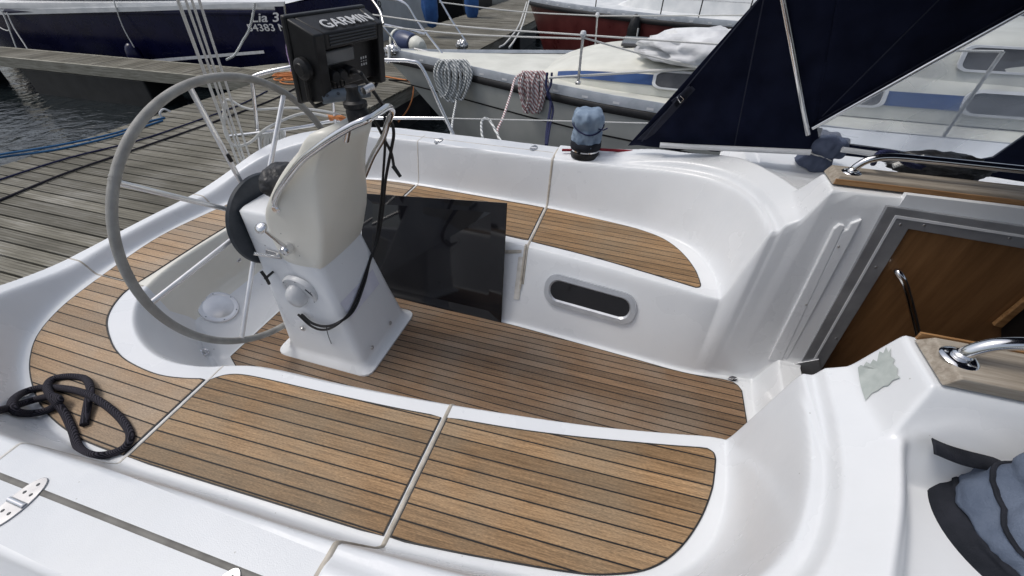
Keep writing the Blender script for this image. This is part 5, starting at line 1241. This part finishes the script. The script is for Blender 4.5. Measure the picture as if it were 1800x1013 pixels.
rope('rope', [at_y((962, 128), 3.25), at_y((960, 150), 3.2), at_y((966, 170), 3.15), at_y((968, 185), 3.1), at_y((962, 225), 2.6), at_y((960, 256), 2.0)], .014, ROPEN, 'black doubled line hanging beside the red-flecked hank')
rope('rope', [at_y((970, 128), 3.25), at_y((968, 150), 3.2), at_y((962, 165), 3.15), at_y((972, 190), 3.1), at_y((966, 225), 2.6), at_y((961, 256), 2.0)], .012, ROPEN, 'second strand of black line knotted next to the red-flecked hank')
rope('rope', [at_y((683, 82), 4.1), at_y((684, 100), 4.05), at_y((681, 112), 4.0)], .02, ROPEW, 'white rope knot at the grey boat bow roller')
# mooring lines from the grey bow across the pontoon
rope('rope', [at_y((1048, 0), 8.3) * 0 + at_y((926, 4), 9.2), at_y((912, 45), 7.6), at_y((890, 75), 6.2), at_y((878, 83), 5.7)], .014, ROPEW, 'left white mooring line hanging from the red bow')
rope('rope', [at_y((930, 2), 9.2), at_y((918, 45), 7.6), at_y((905, 70), 6.2), at_y((895, 84), 5.7)], .014, ROPEW, 'right white mooring line hanging from the red bow')

# red boat
Rb, RW, Rhb, Rzs = boat('sailboat', 'dark red hulled sailboat with white deck behind the grey one', (-3.1, 10.3), (1, -.15), 11.5, 3.5, .74, REDH, WHITED, ALUR, sheer=.08, overhang=.55, full=.45)
mb = MB()
cr_ = [[RW(l, a * hw, .02 + h * z) for a, z in ((-1, 0), (-.93, .8), (-.7, 1), (.7, 1), (.93, .8), (1, 0))] for l, hw, h in ((2.2, .35, .02), (2.8, .7, .25), (3.6, .95, .36), (6, 1.1, .42), (8.5, 1.05, .45))]
mb.grid(densify(cr_, 4)); RC = mb.build('coachroof', WHITED, Rb, angle=50)
mb = MB(); mb.box(RW(4.6, -.85, .52), (.75, .10, .09)); mb.build('lashed_pole', BGREY, Rb, bevel=.04)
mb = MB()
for l in (2.0, 3.4, 4.1, 4.9, 5.8):
    t = l / 11.5; mb.tube([RW(l, -Rhb(t) + .05, .02), RW(l, -Rhb(t) + .05, .62)], .011, 8)
mb.build('stanchion_row', BLACKP, Rb)
mb = MB()
for z in (.3, .6): mb.tube([RW(l, -Rhb(l / 11.5) + .05, z) for l in (.3, 1, 2.0, 3.4, 4.9, 5.8, 8)], .006, 6)
mb.build('lifeline', STEEL, Rb)
o = blob('fender', (0, 0, 0), (.13, .13, .33), BLACKP, None, amp=.05); o.location = at_y((1113, 60), 8.35); tag(o, 'black fender hanging on the red hull', 'fender')
mb = MB(); mb.tube([at_y((1122, 50), 8.2), at_y((1118, 75), 8.2)], .015, 6); tag(mb.build('rope', ROPEW, None), 'short white line hanging beside the black fender on the red hull', 'rope')

# navy boat (name on the quarter)
NB, NWf, Nhb, Nzs = boat('sailboat', 'navy blue sailboat named Lia 3 with white deck, moored at the finger pontoon', (-17.6, 7.0), (1, .0), 11.35, 3.4, .99, NAVYH, WHITED, WHITED, sheer=.0, lin=.32, overhang=.5, full=.35, transom=.93, slots=False, rail_h=.07)
ny = 7.0 - 1.7 * .955
def nh(p, off=0.0): return at_y(p, 5.38 - off)
a, b = nh((436, 38)), nh((492, 36))
LETW = noisy(mat('white_lettering', (.68, .68, .68), .5), (.6, .6, .6), (.72, .72, .72), 20)
def let(s, p0, p1, size, y, shear, bold, name, hk=1.0):
    A = at_y(p0, y); B2 = at_y(p1, y); o = text(name, s, A, (B2 - A), (0, 0, 1), 1.0, LETW, None, shear=shear, bold=bold, ext=.003)
    w0 = max((v.co - A).dot((B2 - A).normalized()) for v in o.data.vertices); k = (B2 - A).length / w0
    o.data.transform(Matrix.Translation(A) @ Matrix.Scale(hk, 4, (0, 0, 1)) @ Matrix.Scale(k, 4) @ Matrix.Translation(-A)); o.data.transform(Matrix.Translation(-NB.location)); o.parent = NB; return o
let('Lia 3', (441, 39), (494, 35), 1, 5.26, .35, .014, 'boat_name', .56)
let('54383 M', (437, 55), (505, 51), 1, 5.26, 0, .010, 'registration_number', .60)
mb = MB(); q = [at_y(p, 5.32) - NB.location for p in ((262, 105), (463, 89), (465, 94), (262, 111))]; mb.add(q, [(0, 1, 2, 3)]); mb.build('boot_stripe', LETW, NB, smooth=False, solid=.006)
mb = MB(); q = [at_y(p, 5.3) - NB.location for p in ((-60, 16), (20, 17), (250, 12), (500, 3), (500, 11), (250, 20), (20, 26), (-60, 26))]; mb.add(q, [tuple(range(8))]); mb.build('gunwale_strip', WHITED, NB, smooth=False, solid=.03)
cr_ = [[NWf(l, a * hw, .0 + h * z) for a, z in ((-1, 0), (-.93, .8), (-.7, 1), (.7, 1), (.93, .8), (1, 0))] for l, hw, h in ((2.2, .35, .02), (2.8, .7, .25), (3.6, .95, .36), (6, 1.1, .42), (8.5, 1.05, .45))]
mb = MB(); mb.grid(densify(cr_, 4)); mb.build('coachroof', WHITED, NB, angle=50)
o = blob('fender', (0, 0, 0), (.13, .13, .21), NAVYH, None, amp=.03); o.location = at_y((237, 97), 5.2); tag(o, 'round navy fender hanging on the navy hull', 'fender')
rope('rope', [at_y((197, -8), 5.3), at_y((215, 45), 5.24), at_y((236, 84), 5.2)], .010, ROPEW, 'line holding the navy fender')
rope('rope', [at_y((0, 18), 5.25), at_y((10, 35), 5.2), at_y((35, 98), 4.95), at_y((47, 98), 4.95), at_y((49, 88), 5.0), at_y((25, 50), 5.15), at_y((12, 22), 5.25)], .012, ROPEW, 'white mooring line looped from the navy deck to the finger pontoon')
rope('rope', [at_y((-15, 30), 5.25), at_y((-5, 45), 5.2), at_y((12, 54), 5.2), at_y((17, 48), 5.2), at_y((5, 22), 5.25)], .012, ROPEW, 'small white rope bight on the navy hull at the left edge')
rope('rope', [at_y((448, 5), 5.25), at_y((444, 30), 5.2), at_y((437, 55), 5.15), at_y((427, 72), 5.1), at_y((420, 85), 5.0), at_y((411, 98), 4.9), at_y((398, 105), 4.7)], .018, ROPEGR, 'twisted grey mooring line across the name on the navy hull')
rope('rope', [at_y((503, 60), 5.4), at_y((504, 90), 5.2), at_y((510, 115), 5.0), at_y((512, 140), 4.6)], .010, ROPEP, 'thin violet line hanging at the navy stern')
# stern fittings of the navy boat
mb = MB(); mb.tube(crv([at_y((499, 5), 5.5), at_y((502, 30), 5.5), at_y((505, 45), 5.6), at_y((522, 45), 6.0), at_y((528, 25), 6.1), at_y((520, 5), 6.1)], 5), .02, 8); o = mb.build('stern_ladder', CHROME, None); o.data.transform(Matrix.Translation(-NB.location)); o.parent = NB
o = blob('fender', (0, 0, 0), (.26, .12, .16), noisy(mat('pale_blue_rubber', (.42, .5, .56), .5), (.36, .44, .50), (.5, .57, .62), 5), None, amp=.08); o.location = at_y((514, 16), 6.2); tag(o, 'pale blue fender on the stern of the navy boat', 'fender')

# boats at the top edge
W2, W2f, _h, _z = boat('sailboat', 'pale grey boat with black letter R beyond the pontoon', (-17.0, 10.6), (1, -.02), 10.4, 3.3, .95, noisy(mat('pale_grey_hull_paint', (.42, .44, .45), .35), (.38, .40, .41), (.46, .48, .49), 3), WHITED, WHITED, sheer=.08, overhang=.5, full=.4, transom=.92, slots=False)
p0 = at_x((666, 20), -6.57)
o = text('hull_letter', 'R', p0, at_x((678, 20), -6.57) - p0, (0, 0, 1), .30, BLACKP, None, ext=.003); o.data.transform(Matrix.Translation(-W2.location)); o.parent = W2
blob('stern_float', at_x((653, 30), -6.4) - W2.location, (.12, .16, .16), ROPEO, W2, amp=.1)
mb = MB(); mb.tube(crv([at_x(p, -6.35) - W2.location for p in ((628, -5), (640, 12), (652, 25), (660, 42))], 4), .05, 8); mb.tube(crv([at_x(p, -6.35) - W2.location for p in ((640, -5), (648, 14), (655, 22))], 4), .04, 8); mb.build('stern_gear', STEEL, W2)
BR, BRf, _h, _z = boat('sailboat', 'black hulled boat beyond the blue covers at the top edge', (-17.0, 16.0), (1, -.02), 10.5, 3.3, .85, BLACKP, WHITED, WHITED, sheer=.08, overhang=.5, full=.4, transom=.92, slots=False)
BLUEC = noisy(mat('bright_blue_cloth', (.02, .09, .28), .7), (.014, .065, .22), (.03, .12, .34), 5, bump=.3, bscale=30)
for i, (px, y, lb) in enumerate((((756, 12), 8.9, 'left rolled bright blue sail cover hanging above the pontoon'), ((829, 6), 12.5, 'right rolled bright blue sail cover hanging above the pontoon'))):
    c = at_y(px, y); k = 1.0 if i == 0 else 1.15
    mb = MB(); mb.lathe([(0, -.42 * k), (.10 * k, -.38 * k), (.17 * k, -.2 * k), (.19 * k, 0), (.18 * k, .3), (.17 * k, .7), (.1, .9), (0, .95)], (0, 0, 0), 28, squash=fold(.10, 5, i + 2)); o = mb.build('sail_cover', BLUEC, None, angle=180); o.location = c; tag(o, lb, 'sail cover', 'blue covers above the pontoon')
# far boat rows so reflections and the horizon are not empty
for i in range(5):
    boat('sailboat', ['white boat with blue rail', 'cream boat with dark rail', 'white boat with dark rail', 'grey boat with pale deck', 'navy boat with pale deck'][i] + ' far down the pontoon, berth %s' % ['one', 'two', 'three', 'four', 'five'][i], (-17 if i % 2 else -2.9, 20 + i * 4.2), (1, 0), 10.2, 3.2, .85, [WHITED, CREAMD, WHITED, GREYH, NAVYH][i], WHITED, [BLUES, BLACKP, BLACKP, ALU, WHITED][i], slots=False)
